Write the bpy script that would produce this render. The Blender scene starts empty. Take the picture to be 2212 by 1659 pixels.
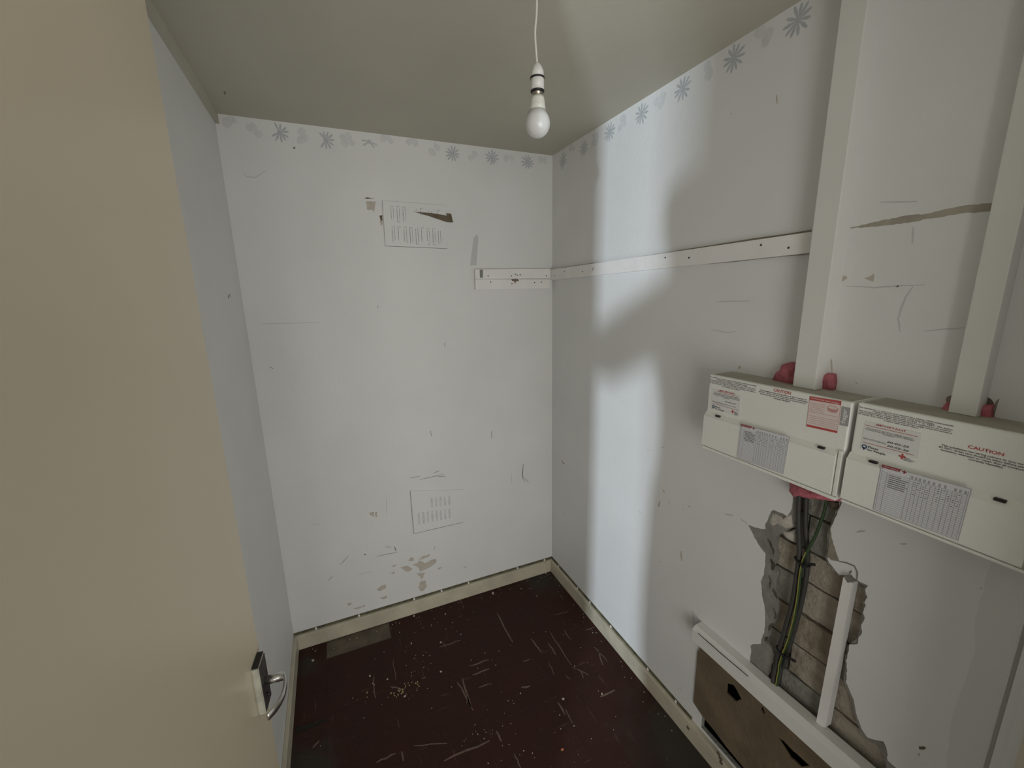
import bpy, bmesh, math, random
from mathutils import Vector, Matrix, noise
from mathutils.geometry import tessellate_polygon

random.seed(7)
scene = bpy.context.scene
COL = scene.collection

# ------------------------------------------------------------------ camera
# Room axes: right wall is x = 0, back wall is y = 0, floor is z = 0 (metres).
cam_data = bpy.data.cameras.new('camera')
cam_data.sensor_width = 36.0
cam_data.lens = 14.676
cam_data.clip_start = 0.02
cam = bpy.data.objects.new('camera', cam_data)
COL.objects.link(cam)
RIGHT = Vector((0.916045, -0.400620, -0.019139))
DOWN = Vector((-0.102190, -0.186989, -0.977032))
FWD = Vector((0.387840, 0.896961, -0.212230))
cam.matrix_world = Matrix(((RIGHT.x, -DOWN.x, -FWD.x, -1.11636), (RIGHT.y, -DOWN.y, -FWD.y, -2.01459),
                           (RIGHT.z, -DOWN.z, -FWD.z, 1.67781), (0, 0, 0, 1)))
scene.camera = cam

# ------------------------------------------------------------------ world, daylight, exposure
world = bpy.data.worlds.new('hall_daylight')
scene.world = world
world.use_nodes = True
wbg = world.node_tree.nodes['Background']
wbg.inputs[0].default_value = (1.0, 0.99, 0.955, 1)
wbg.inputs[1].default_value = 0.56

def area_light(name, loc, target, sx, sy, power, col):
    d = bpy.data.lights.new(name, 'AREA')
    d.shape = 'RECTANGLE'; d.size = sx; d.size_y = sy
    d.energy = power; d.color = col
    o = bpy.data.objects.new(name, d); COL.objects.link(o)
    o.location = loc
    o.rotation_euler = (Vector(target) - Vector(loc)).to_track_quat('-Z', 'Y').to_euler()
    return o
area_light('hall_window_light', (-4.70, -5.58, 1.28), (-0.6, -1.1, 1.4), 0.17, 0.30, 285, (0.78, 0.89, 1.0))
area_light('hall_fill_light', (-1.05, -3.75, 1.00), (-0.80, 0.0, 1.00), 2.5, 1.6, 57, (1.0, 0.985, 0.94))  # added fill standing in for ambient hall daylight; no glazing is built

scene.view_settings.view_transform = 'Standard'
scene.view_settings.look = 'None'
scene.view_settings.exposure = 0.0
scene.view_settings.gamma = 1.0
scene.view_settings.use_curve_mapping = False

# ------------------------------------------------------------------ materials
def mat(name, col, rough=0.7, var=0.0, vscale=6.0, bump=0.0, bscale=60.0, metal=0.0, spec=0.5,
        col2=None, detail=4.0, lo=0.35, hi=0.7):
    m = bpy.data.materials.new(name)
    m.use_nodes = True
    nt = m.node_tree; b = nt.nodes['Principled BSDF']
    b.inputs['Base Color'].default_value = (*col, 1)
    b.inputs['Roughness'].default_value = rough
    b.inputs['Metallic'].default_value = metal
    b.inputs['Specular IOR Level'].default_value = spec
    geo = nt.nodes.new('ShaderNodeNewGeometry')
    if var > 0 or col2:
        n = nt.nodes.new('ShaderNodeTexNoise'); n.inputs['Scale'].default_value = vscale
        n.inputs['Detail'].default_value = detail
        nt.links.new(geo.outputs['Position'], n.inputs['Vector'])
        r = nt.nodes.new('ShaderNodeMapRange')
        r.inputs[1].default_value = lo; r.inputs[2].default_value = hi
        nt.links.new(n.outputs[0], r.inputs[0])
        mx = nt.nodes.new('ShaderNodeMix'); mx.data_type = 'RGBA'
        c2 = col2 if col2 else tuple(max(0, c * (1 - var)) for c in col)
        mx.inputs[6].default_value = (*col, 1); mx.inputs[7].default_value = (*c2, 1)
        nt.links.new(r.outputs[0], mx.inputs[0])
        nt.links.new(mx.outputs[2], b.inputs['Base Color'])
    if bump > 0:
        n2 = nt.nodes.new('ShaderNodeTexNoise'); n2.inputs['Scale'].default_value = bscale
        n2.inputs['Detail'].default_value = 3.0
        nt.links.new(geo.outputs['Position'], n2.inputs['Vector'])
        bp = nt.nodes.new('ShaderNodeBump'); bp.inputs['Strength'].default_value = bump
        bp.inputs['Distance'].default_value = 0.01
        nt.links.new(n2.outputs[0], bp.inputs['Height'])
        nt.links.new(bp.outputs[0], b.inputs['Normal'])
    return m

M = {}
M['wall'] = mat('white_painted_wallpaper', (.755, .757, .745), .55, .05, 3.2, .07, 55)
M['wall_darker'] = mat('darker_wallpaper', (.690, .690, .672), .6, .05, 3.2, .07, 55)  # slightly darker tone than the main wallpaper
M['shade_grey'] = mat('painted_shade_grey', (.36, .355, .32), .9)
M['wall_l'] = mat('white_painted_wallpaper_side', (.755, .757, .745), .55, .05, 3.2, .07, 55)
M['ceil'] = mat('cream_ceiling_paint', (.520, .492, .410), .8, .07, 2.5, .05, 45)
M['door'] = mat('cream_gloss_paint', (0.678, 0.603, 0.458), .26, .05, 2.2, .05, 9)
M['skirt'] = mat('aged_cream_gloss', (0.580, 0.535, 0.415), .4, .22, 9, .12, 40)
M['white_wood'] = mat('white_gloss_on_wood', (.850, .830, .805), .42, .06, 11, .12, 50)
M['pvc'] = mat('white_pvc', (0.723, 0.723, 0.689), .38, .03, 6)
M['cu'] = mat('white_powder_coat', (0.797, 0.797, 0.751), .42, .04, 5, .05, 220)
M['dusty'] = mat('dusty_top', (.47, .44, .37), .8, .2, 14)
M['gap'] = mat('dark_gap', (.05, .046, .03), .9, .5, 30)
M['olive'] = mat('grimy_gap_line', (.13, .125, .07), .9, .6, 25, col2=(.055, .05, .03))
M['black'] = mat('black_plastic', (.012, .012, .012), .5)
M['screed'] = mat('brown_screed', (.150, .122, .088), .85, .35, 16, .3, 70)
M['hole'] = mat('drill_hole', (.055, .05, .045), .9)
M['rust'] = mat('rusty_stain', (.22, .15, .10), .8, .3, 80)
M['tear'] = mat('torn_paper_backing', (0.549, 0.493, 0.426), .9, .15, 30)
M['brown_tear'] = mat('brown_exposed_board', (.165, .130, .085), .85, .3, 30)
M['strip'] = mat('torn_brown_strip', (0.420, 0.389, 0.315), .9, .3, 20)
M['tan'] = mat('tan_plaster', (.31, .275, .215), .9, .25, 30, .3, 80)
M['scratch'] = mat('grey_scratch', (.235, .235, .22), .9)
M['pencil'] = mat('faint_pencil_mark', (0.565, 0.571, 0.565), .8)
M['vent_line'] = mat('grey_emboss_line', (.50, .50, .49), .8, .4, 90)
M['flower'] = mat('faded_blue_grey_print', (0.493, 0.515, 0.538), .6, .12, 60)
M['flower_faint'] = mat('very_faint_grey_print', (0.673, 0.681, 0.681), .6, .1, 40)
M['flower_mid'] = mat('half_hidden_print', (0.552, 0.569, 0.581), .6, .15, 50)
M['ghost'] = mat('grey_smudge', (0.661, 0.667, 0.673), .7, .2, 40)
M['plaster'] = mat('grey_render', (.275, .265, .240), .95, .3, 18, .5, 60)
M['plaster_edge'] = mat('pale_broken_plaster', (.58, .54, .48), .95, .3, 30, .5, 60)
M['mortar'] = mat('dark_mortar', (.100, .088, .068), .95, .4, 30, .5, 80)
M['brick_a'] = mat('dusty_concrete_block', (.395, .355, .295), .95, .45, 22, .6, 90, col2=(.24, .20, .155))
M['brick_b'] = mat('brown_concrete_block', (.350, .305, .240), .95, .45, 22, .6, 90, col2=(.20, .165, .12))
M['brick_c'] = mat('grey_concrete_block', (.300, .290, .250), .95, .45, 22, .6, 90, col2=(.19, .185, .16))
M['foam'] = mat('pink_fire_foam', (.540, .150, .185), .7, .35, 40, .7, 60)
M['foam_hole'] = mat('chipped_brown_plaster', (.16, .13, .095), .95, .5, 60, .4, 60)
M['cable'] = mat('grey_cable_sheath', (.052, .049, .044), .6, .2, 40)
M['green'] = mat('green_insulation', (.026, .058, .018), .5)
M['yellow'] = mat('yellow_insulation', (.30, .27, .05), .5)
M['hardboard'] = mat('brown_hardboard', (.175, .128, .078), .85, .35, 10, .35, 60, col2=(.112, .086, .056))
M['dark'] = mat('dark_void', (.020, .017, .012), 1.0)
M['alu'] = mat('brushed_aluminium', (.62, .62, .60), .28, .08, 30, metal=1.0)
M['darkplate'] = mat('dark_reflection_face', (.13, .125, .12), .35, .3, 60, metal=.6)  # dark reflection on the plate face put into its colour
M['plate'] = mat('aged_cream_plate', (.56, .55, .47), .4, .2, 40)
M['cord'] = mat('white_flex', (.68, .655, .58), .5)
M['holder'] = mat('white_lampholder', (.70, .70, .67), .35)
M['bulbneck'] = mat('cream_bulb_neck', (.70, .71, .64), .4)
M['cap'] = mat('bulb_cap_metal', (.45, .41, .34), .35, metal=1.0)
M['flake'] = mat('off_white_paint_flake', (.50, .46, .38), .8)
M['flake_y'] = mat('ochre_crumb', (.42, .34, .15), .9)
M['flake_o'] = mat('orange_chip', (.50, .16, .08), .8)
M['scuff'] = mat('pale_scuff', (.175, .118, .092), .7, .4, 60)
M['red'] = mat('red_print', (.48, .075, .07), .5)
M['darkred'] = mat('dark_red_print', (.26, .03, .035), .5)
M['ink'] = mat('grey_black_print', (.085, .085, .085), .6)
M['inkblack'] = mat('black_print', (.035, .035, .035), .6)
M['blue'] = mat('navy_print', (.03, .05, .14), .5)
M['paper'] = mat('sticker_paper', (0.710, 0.715, 0.688), .5)
M['sheet'] = mat('schedule_paper', (0.643, 0.649, 0.671), .5)
M['softred'] = mat('faded_red_print', (.56, .29, .27), .5)
M['pinkpaper'] = mat('pink_tinted_label', (.73, .635, .60), .5)
M['greyprint'] = mat('grey_badge', (.33, .335, .33), .5)
M['white'] = mat('white_print', (.75, .75, .73), .5)
M['line'] = mat('grey_rule_line', (.36, .36, .38), .6)
M['cream_post'] = mat('pale_cream_gloss', (.72, .68, .55), .35, .06, 8)

def glass_bulb():
    m = bpy.data.materials.new('opal_diffuser')
    m.use_nodes = True
    b = m.node_tree.nodes['Principled BSDF']
    b.inputs['Base Color'].default_value = (.70, .71, .71, 1)
    b.inputs['Roughness'].default_value = .22
    b.inputs['Subsurface Weight'].default_value = .25
    b.inputs['Subsurface Radius'].default_value = (.02, .02, .02)
    b.inputs['Subsurface Scale'].default_value = .5
    return m
M['bulb'] = glass_bulb()

def tile_mat():
    m = bpy.data.materials.new('dark_red_vinyl_tile')
    m.use_nodes = True
    nt = m.node_tree; L = nt.links.new; b = nt.nodes['Principled BSDF']
    tc = nt.nodes.new('ShaderNodeTexCoord'); geo = nt.nodes.new('ShaderNodeNewGeometry')
    oi = nt.nodes.new('ShaderNodeObjectInfo')
    mp = nt.nodes.new('ShaderNodeMapping'); mp.inputs['Scale'].default_value = (5, 48, 5)
    off = nt.nodes.new('ShaderNodeVectorMath'); off.operation = 'MULTIPLY_ADD'
    cmb = nt.nodes.new('ShaderNodeCombineXYZ')
    L(oi.outputs['Random'], cmb.inputs[0]); L(oi.outputs['Random'], cmb.inputs[1])
    off.inputs[1].default_value = (1, 1, 1)
    sc = nt.nodes.new('ShaderNodeVectorMath'); sc.operation = 'SCALE'; sc.inputs['Scale'].default_value = 37
    L(cmb.outputs[0], sc.inputs[0])
    L(tc.outputs['Object'], mp.inputs['Vector'])
    L(mp.outputs[0], off.inputs[0]); L(sc.outputs[0], off.inputs[2])
    n1 = nt.nodes.new('ShaderNodeTexNoise'); n1.inputs['Scale'].default_value = 1.6; n1.inputs['Detail'].default_value = 5
    L(off.outputs[0], n1.inputs['Vector'])
    r1 = nt.nodes.new('ShaderNodeMapRange'); r1.inputs[1].default_value = .645; r1.inputs[2].default_value = .76
    L(n1.outputs[0], r1.inputs[0])
    n2 = nt.nodes.new('ShaderNodeTexNoise'); n2.inputs['Scale'].default_value = 9; n2.inputs['Detail'].default_value = 6
    L(geo.outputs['Position'], n2.inputs['Vector'])
    base = nt.nodes.new('ShaderNodeMix'); base.data_type = 'RGBA'
    base.inputs[6].default_value = (.052, .0190, .0150, 1); base.inputs[7].default_value = (.034, .0175, .0140, 1)
    L(n2.outputs[0], base.inputs[0])
    st = nt.nodes.new('ShaderNodeMix'); st.data_type = 'RGBA'; st.inputs[7].default_value = (.115, .068, .055, 1)
    L(base.outputs[2], st.inputs[6]); L(r1.outputs[0], st.inputs[0])
    # trodden-in grey grime in two worn spots by the doorway and along the back skirting
    last = st
    for (cx, cy, rad) in ((-.02, -1.12, .34), (-1.40, -.62, .22), (-.10, -.06, .20), (-1.38, -.10, .12)):
        d = nt.nodes.new('ShaderNodeVectorMath'); d.operation = 'DISTANCE'; d.inputs[1].default_value = (cx, cy, 0)
        L(geo.outputs['Position'], d.inputs[0])
        ad = nt.nodes.new('ShaderNodeMath'); ad.operation = 'MULTIPLY_ADD'; ad.inputs[1].default_value = .35
        L(n2.outputs[0], ad.inputs[0]); L(d.outputs['Value'], ad.inputs[2])
        rr = nt.nodes.new('ShaderNodeMapRange'); rr.inputs[1].default_value = rad + .12; rr.inputs[2].default_value = rad * .45 + .12
        L(ad.outputs[0], rr.inputs[0])
        g = nt.nodes.new('ShaderNodeMix'); g.data_type = 'RGBA'; g.inputs[7].default_value = (.046, .038, .031, 1)
        L(last.outputs[2], g.inputs[6]); L(rr.outputs[0], g.inputs[0])
        last = g
    # fine pale dust specks
    v = nt.nodes.new('ShaderNodeTexNoise'); v.inputs['Scale'].default_value = 160; v.inputs['Detail'].default_value = 2
    L(geo.outputs['Position'], v.inputs['Vector'])
    rv = nt.nodes.new('ShaderNodeMapRange'); rv.inputs[1].default_value = .70; rv.inputs[2].default_value = .76
    L(v.outputs[0], rv.inputs[0])
    sp = nt.nodes.new('ShaderNodeMix'); sp.data_type = 'RGBA'; sp.inputs[7].default_value = (.16, .125, .095, 1)
    L(last.outputs[2], sp.inputs[6]); L(rv.outputs[0], sp.inputs[0])
    L(sp.outputs[2], b.inputs['Base Color'])
    b.inputs['Roughness'].default_value = .62
    b.inputs['Specular IOR Level'].default_value = .14
    bp = nt.nodes.new('ShaderNodeBump'); bp.inputs['Strength'].default_value = .12; bp.inputs['Distance'].default_value = .005
    L(n1.outputs[0], bp.inputs['Height']); L(bp.outputs[0], b.inputs['Normal'])
    return m
M['tile'] = tile_mat()

# ------------------------------------------------------------------ mesh helpers
def link(name, me, m, parent=None, smooth=False):
    o = bpy.data.objects.new(name, me); COL.objects.link(o)
    if m is not None and len(me.materials) == 0: me.materials.append(m)
    if parent is not None: o.parent = parent
    if smooth:
        for p in me.polygons: p.use_smooth = True
    return o

def tag(o, label=None, cat=None, group=None, kind=None):
    if label: o['label'] = label
    if cat: o['category'] = cat
    if group: o['group'] = group
    if kind: o['kind'] = kind
    return o

def empty(name, loc=(0, 0, 0)):
    o = bpy.data.objects.new(name, None); COL.objects.link(o); o.location = loc
    o.empty_display_size = .05
    return o

def from_bm(name, bm, m, parent=None, smooth=False):
    bmesh.ops.recalc_face_normals(bm, faces=bm.faces)
    me = bpy.data.meshes.new(name); bm.to_mesh(me); bm.free()
    o = link(name, me, m, parent, smooth)
    if parent is not None and parent.type == 'EMPTY':
        o.matrix_parent_inverse = Matrix.Translation(parent.location).inverted()
    return o

def bm_box(bm, lo, hi):
    x0, y0, z0 = lo; x1, y1, z1 = hi
    v = [bm.verts.new(p) for p in ((x0, y0, z0), (x1, y0, z0), (x1, y1, z0), (x0, y1, z0),
                                   (x0, y0, z1), (x1, y0, z1), (x1, y1, z1), (x0, y1, z1))]
    for f in ((0, 3, 2, 1), (4, 5, 6, 7), (0, 1, 5, 4), (1, 2, 6, 5), (2, 3, 7, 6), (3, 0, 4, 7)):
        bm.faces.new([v[i] for i in f])
    return v

def box(name, lo, hi, m, parent=None, bev=0.0, seg=2):
    lo = [min(a, b) for a, b in zip(lo, hi)], [max(a, b) for a, b in zip(lo, hi)]
    bm = bmesh.new(); bm_box(bm, lo[0], lo[1])
    if bev > 0:
        bmesh.ops.bevel(bm, geom=bm.edges[:], offset=bev, segments=seg, affect='EDGES', profile=.6)
    return from_bm(name, bm, m, parent, smooth=False)

def mp(plane, a, b, c):
    if plane == 'R': return (c, a, b)      # a=y, b=z, c=x
    if plane == 'B': return (a, c, b)      # a=x, b=z, c=y
    return (a, b, c)                       # 'F': a=x, b=y, c=z

def bm_prism(bm, plane, loops, c0, c1):
    """solid slab between c0 and c1 with an outer loop and optional holes"""
    vecs = [[Vector((p[0], p[1], 0)) for p in lp] for lp in loops]
    tris = tessellate_polygon(vecs)
    flat = [p for lp in loops for p in lp]
    va = [bm.verts.new(mp(plane, p[0], p[1], c0)) for p in flat]
    vb = [bm.verts.new(mp(plane, p[0], p[1], c1)) for p in flat]
    for t in tris:
        try:
            bm.faces.new([va[i] for i in t]); bm.faces.new([vb[i] for i in reversed(t)])
        except ValueError: pass
    k = 0
    for lp in loops:
        n = len(lp)
        for i in range(n):
            j = (i + 1) % n
            try: bm.faces.new((va[k + i], va[k + j], vb[k + j], vb[k + i]))
            except ValueError: pass
        k += n

def prism(name, plane, loops, c0, c1, m, parent=None):
    bm = bmesh.new()
    if isinstance(loops[0][0], (int, float)): loops = [loops]
    bm_prism(bm, plane, loops, c0, c1)
    return from_bm(name, bm, m, parent)

def bm_strip(bm, plane, pts, w, c0, c1, taper=True):
    """thin ribbon along a polyline on a wall"""
    n = len(pts)
    L, Rr = [], []
    for i, p in enumerate(pts):
        a = Vector(pts[max(i - 1, 0)]); b = Vector(pts[min(i + 1, n - 1)])
        d = (b - a); d = d / (d.length + 1e-9); nn = Vector((-d.y, d.x))
        k = w * .5 * (1.0 if not taper else (.35 + .65 * math.sin(math.pi * (i + .5) / n)))
        L.append((p[0] + nn.x * k, p[1] + nn.y * k)); Rr.append((p[0] - nn.x * k, p[1] - nn.y * k))
    bm_prism(bm, plane, [L + Rr[::-1]], c0, c1)

def strips(name, plane, lines, w, c0, c1, m, parent=None, taper=True, jit=0.0):
    bm = bmesh.new()
    for ln in lines:
        ww = w
        if isinstance(ln, tuple): ln, ww = ln
        if jit > 0 or len(ln) == 2:
            pts = []
            for a, b in zip(ln[:-1], ln[1:]):
                for k in range(4):
                    t = k / 4
                    pts.append((a[0] + (b[0] - a[0]) * t + random.uniform(-jit, jit), a[1] + (b[1] - a[1]) * t + random.uniform(-jit, jit)))
            pts.append(ln[-1]); ln = pts
        bm_strip(bm, plane, ln, ww, c0, c1, taper)
    return from_bm(name, bm, m, parent)

def roughen(loop, step=.008, amp=.0022, seed=1):
    rnd = random.Random(seed); out = []
    n = len(loop)
    for i in range(n):
        a = Vector(loop[i]); b = Vector(loop[(i + 1) % n]); d = b - a
        k = max(1, int(d.length / step))
        for j in range(k):
            p = a + d * (j / k)
            if j > 0: p = p + Vector((rnd.uniform(-amp, amp), rnd.uniform(-amp, amp)))
            out.append((p.x, p.y))
    return out

def smooth_path(pts, sub=6):
    P = [Vector(p) for p in pts]; out = []
    for i in range(len(P) - 1):
        p0 = P[max(i - 1, 0)]; p1 = P[i]; p2 = P[i + 1]; p3 = P[min(i + 2, len(P) - 1)]
        for k in range(sub):
            t = k / sub
            out.append(.5 * ((2 * p1) + (p2 - p0) * t + (2 * p0 - 5 * p1 + 4 * p2 - p3) * t * t + (3 * p1 - p0 - 3 * p2 + p3) * t ** 3))
    out.append(P[-1]); return out

def bm_tube(bm, pts, r, n=10):
    P = [Vector(p) for p in pts]; rings = []
    up = None
    for i, p in enumerate(P):
        d = (P[min(i + 1, len(P) - 1)] - P[max(i - 1, 0)]).normalized()
        if up is None:
            up = d.orthogonal().normalized()
        up = (up - d * up.dot(d)).normalized()
        s = d.cross(up)
        rr = r[i] if isinstance(r, (list, tuple)) else r
        rings.append([bm.verts.new(p + (up * math.cos(2 * math.pi * k / n) + s * math.sin(2 * math.pi * k / n)) * rr) for k in range(n)])
    for a, b in zip(rings[:-1], rings[1:]):
        for k in range(n):
            bm.faces.new((a[k], a[(k + 1) % n], b[(k + 1) % n], b[k]))
    bm.faces.new(rings[0][::-1]); bm.faces.new(rings[-1])

def tube(name, pts, r, m, parent=None, n=10):
    bm = bmesh.new(); bm_tube(bm, pts, r, n)
    return from_bm(name, bm, m, parent, smooth=True)

def lathe(name, prof, c, m, parent=None, n=32, smooth=True):
    """profile of (radius, z) turned round the vertical through c"""
    bm = bmesh.new(); rings = []
    for r, z in prof:
        if r < 1e-5: rings.append([bm.verts.new((c[0], c[1], z))])
        else: rings.append([bm.verts.new((c[0] + r * math.cos(2 * math.pi * k / n), c[1] + r * math.sin(2 * math.pi * k / n), z)) for k in range(n)])
    for a, b in zip(rings[:-1], rings[1:]):
        for k in range(n):
            j = (k + 1) % n
            if len(a) == 1: bm.faces.new((a[0], b[j], b[k]))
            elif len(b) == 1: bm.faces.new((a[k], a[j], b[0]))
            else: bm.faces.new((a[k], a[j], b[j], b[k]))
    for rg in (rings[0], rings[-1]):
        if len(rg) > 2: bm.faces.new(rg)
    return from_bm(name, bm, m, parent, smooth)

def blob(name, loop, x0, x1, m, parent=None, seed=0, cell=.022, amp=.009):
    """lumpy foam: a rounded mass whose outline follows loop (y, z) and bulges from x0 to x1"""
    bm = bmesh.new()
    lp = roughen(loop, .008, .001, seed)
    c = Vector((sum(p[0] for p in lp) / len(lp), sum(p[1] for p in lp) / len(lp)))
    rings = []
    for s, d in ((1.0, 0.0), (.97, .45), (.84, .75), (.6, .93), (.3, 1.0)):
        ring = []
        for p in lp:
            q = c + (Vector(p) - c) * s
            x = x0 + (x1 - x0) * d
            k = noise.noise(Vector((q.x / cell, q.y / cell, seed * 3.1 + d))) * amp + noise.noise(Vector((q.x / cell * 2.7, q.y / cell * 2.7, seed))) * amp * .5
            ring.append(bm.verts.new((x + k * (d > .1), q.x + k * .4 * d, q.y + k * .4 * d)))
        rings.append(ring)
    for a, b in zip(rings[:-1], rings[1:]):
        for k in range(len(a)):
            j = (k + 1) % len(a)
            bm.faces.new((a[k], a[j], b[j], b[k]))
    bm.faces.new(rings[-1]); bm.faces.new(rings[0][::-1])
    return from_bm(name, bm, m, parent, smooth=True)

def text_mesh(name, body, rect, x, m, parent, align='CENTER', rot=False, spacing=1.0, shear=0.0, bold=.00016):
    """lettering on a face that looks towards -x; rect = ((y_left, z_top), (y_right, z_bottom))"""
    cu = bpy.data.curves.new(name, 'FONT')
    cu.body = body; cu.size = .01; cu.align_x = align; cu.resolution_u = 2; cu.space_line = spacing
    cu.shear = shear; cu.offset = bold
    tmp = bpy.data.objects.new(name + '_tmp', cu); COL.objects.link(tmp)
    bpy.context.view_layer.update()
    me = bpy.data.meshes.new_from_object(tmp.evaluated_get(bpy.context.evaluated_depsgraph_get()))
    bpy.data.objects.remove(tmp); bpy.data.curves.remove(cu)
    xs = [v.co.x for v in me.vertices]; ys = [v.co.y for v in me.vertices]
    x0, x1, y0, y1 = min(xs), max(xs), min(ys), max(ys)
    (yl, zt), (yr, zb) = rect
    for v in me.vertices:
        a = (v.co.x - x0) / (x1 - x0); b = (v.co.y - y0) / (y1 - y0)
        if rot: a, b = 1 - b, a
        v.co = (x, yl + (yr - yl) * a, zb + (zt - zb) * b)
    me.materials.clear()
    o = link(name, me, m, parent)
    if parent is not None and parent.type == 'EMPTY':
        o.matrix_parent_inverse = Matrix.Translation(parent.location).inverted()
    return o

# ------------------------------------------------------------------ the room shell
W, H, YE = 1.4255, 2.35, -1.955
EPS = .0006
# chased-out hole in the right wall (y, z), board cavity below it
CHASE = [(-1.353,1.125),(-1.356,1.102),(-1.353,1.072),(-1.347,1.055),(-1.335,1.058),(-1.322,1.056),(-1.308,1.056),(-1.3,1.047),(-1.295,1.03),(-1.293,1.015),(-1.286,0.9965),(-1.289,0.9843),(-1.274,0.978),(-1.234,0.9683),(-1.255,0.9439),(-1.28,0.9194),(-1.298,0.9089),(-1.301,0.873),(-1.301,0.8376),(-1.294,0.8122),(-1.304,0.7667),(-1.314,0.7418),(-1.321,0.6979),(-1.324,0.6585),(-1.318,0.6242),(-1.318,0.6092),(-1.3,0.5935),(-1.286,0.5746),(-1.291,0.5522),(-1.29,0.5247)]
CHASE += [(-1.300, .500), (-1.668, .500)]
CHASE += [(-1.668,0.5704),(-1.648,0.5708),(-1.642,0.5985),(-1.634,0.611),(-1.622,0.6008),(-1.604,0.5875),(-1.589,0.5993),(-1.573,0.6307),(-1.564,0.6606),(-1.552,0.6777),(-1.542,0.6932),(-1.541,0.725),(-1.535,0.7515),(-1.537,0.7819),(-1.536,0.7998),(-1.551,0.8135)]
CHASE += [(-1.551,0.83),(-1.556,0.8549),(-1.552,0.872),(-1.556,0.8945),(-1.551,0.9037),(-1.554,0.9258),(-1.55,0.933),(-1.554,0.9504),(-1.55,0.9553),(-1.547,0.9662),(-1.551,0.9795),(-1.528,0.9788),(-1.51,0.9796),(-1.491,0.9671),(-1.479,0.9753),(-1.464,0.9857),(-1.458,0.9993),(-1.459,1.033),(-1.456,1.052),(-1.455,1.075),(-1.459,1.093),(-1.463,1.115),(-1.467,1.136),(-1.471,1.156),(-1.467,1.174)]
CHASE = roughen(CHASE, .007, .0012, 3)
CAV = [(-1.140, .084), (-1.140, .465), (-1.68, .465), (-1.68, .084)]
INNER = [(-1.363,1.128),(-1.367,1.092),(-1.369,1.051),(-1.351,1.012),(-1.333,0.995),(-1.32,0.9727),(-1.322,0.9434),(-1.329,0.917),(-1.322,0.882),(-1.336,0.868),(-1.331,0.8372),(-1.331,0.8057),(-1.343,0.7826),(-1.352,0.7535),(-1.349,0.7152),(-1.334,0.6867),(-1.336,0.6589),(-1.33,0.6287),(-1.349,0.6208),(-1.362,0.6071)]
INNER += [(-1.352, .500), (-1.655, .500)]
INNER += [(-1.644,0.5635),(-1.634,0.5792),(-1.618,0.5855),(-1.599,0.5762),(-1.583,0.5937),(-1.568,0.6236),(-1.558,0.6525),(-1.547,0.6708),(-1.537,0.6869),(-1.536,0.7187),(-1.531,0.7458),(-1.532,0.7758),(-1.532,0.7919)]
INNER += [(-1.547,0.825),(-1.551,0.8521),(-1.548,0.8669),(-1.551,0.889),(-1.547,0.8992),(-1.549,0.9206),(-1.545,0.9308),(-1.549,0.947),(-1.542,0.9613),(-1.545,0.9727),(-1.527,0.9733),(-1.509,0.9741),(-1.489,0.9624),(-1.475,0.968),(-1.459,0.9816),(-1.453,0.9949),(-1.453,1.029),(-1.45,1.048),(-1.45,1.07),(-1.453,1.089),(-1.457,1.111),(-1.461,1.132),(-1.464,1.15),(-1.461,1.171)]
INNER = roughen(INNER, .007, .002, 5)

wall_right = tag(prism('wall_right', 'R', [[(.0, -.02), (.0, H + .02), (YE, H + .02), (YE, -.02)], CHASE, CAV], 0.0, .003, M['wall']),
                 'white painted wallpapered wall carrying the fuse boards, with a hole broken through to blockwork', kind='structure')
prism('plaster_layer', 'R', [[(.0, -.02), (.0, H + .02), (YE, H + .02), (YE, -.02)], INNER, CAV], .003, .018, M['plaster'], wall_right)
box('wall_core', (.10, .1, -.02), (.16, YE, H + .02), M['plaster'], wall_right)
box('mortar_bed', (.030, -1.15, .49), (.10, -1.76, 1.30), M['mortar'], wall_right)
box('cavity_back', (.075, -1.02, -.02), (.10, -1.76, .49), M['dark'], wall_right)

# concrete bricks seen through the hole: courses 0.1 m high
rb = random.Random(11)
zs = [.472, .577, .678, .781, .884, .976, 1.078, 1.18, 1.28]
for ci in range(len(zs) - 1):
    z0, z1 = zs[ci] + .0035, zs[ci + 1] - .0035
    off = -1.392 if ci % 2 else -1.507
    ys = [-1.17]
    y = off
    while y > -1.74: ys.append(y); y -= .45
    ys.append(-1.75)
    for a, b in zip(ys[:-1], ys[1:]):
        if a - b < .02: continue
        xf = .020 + rb.uniform(-.002, .003)
        bm = bmesh.new()
        y0, y1 = a - .004, b + .004
        loop = roughen([(y0, z0), (y1, z0), (y1, z1), (y0, z1)], .02, .0018, ci * 17 + int(-a * 100))
        bm_prism(bm, 'R', [loop], xf, .05)
        if ci >= 5: mm = M['brick_c']
        else: mm = rb.choice([M['brick_a'], M['brick_a'], M['brick_b'], M['brick_c']])
        from_bm('concrete_brick', bm, mm, wall_right)

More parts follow.
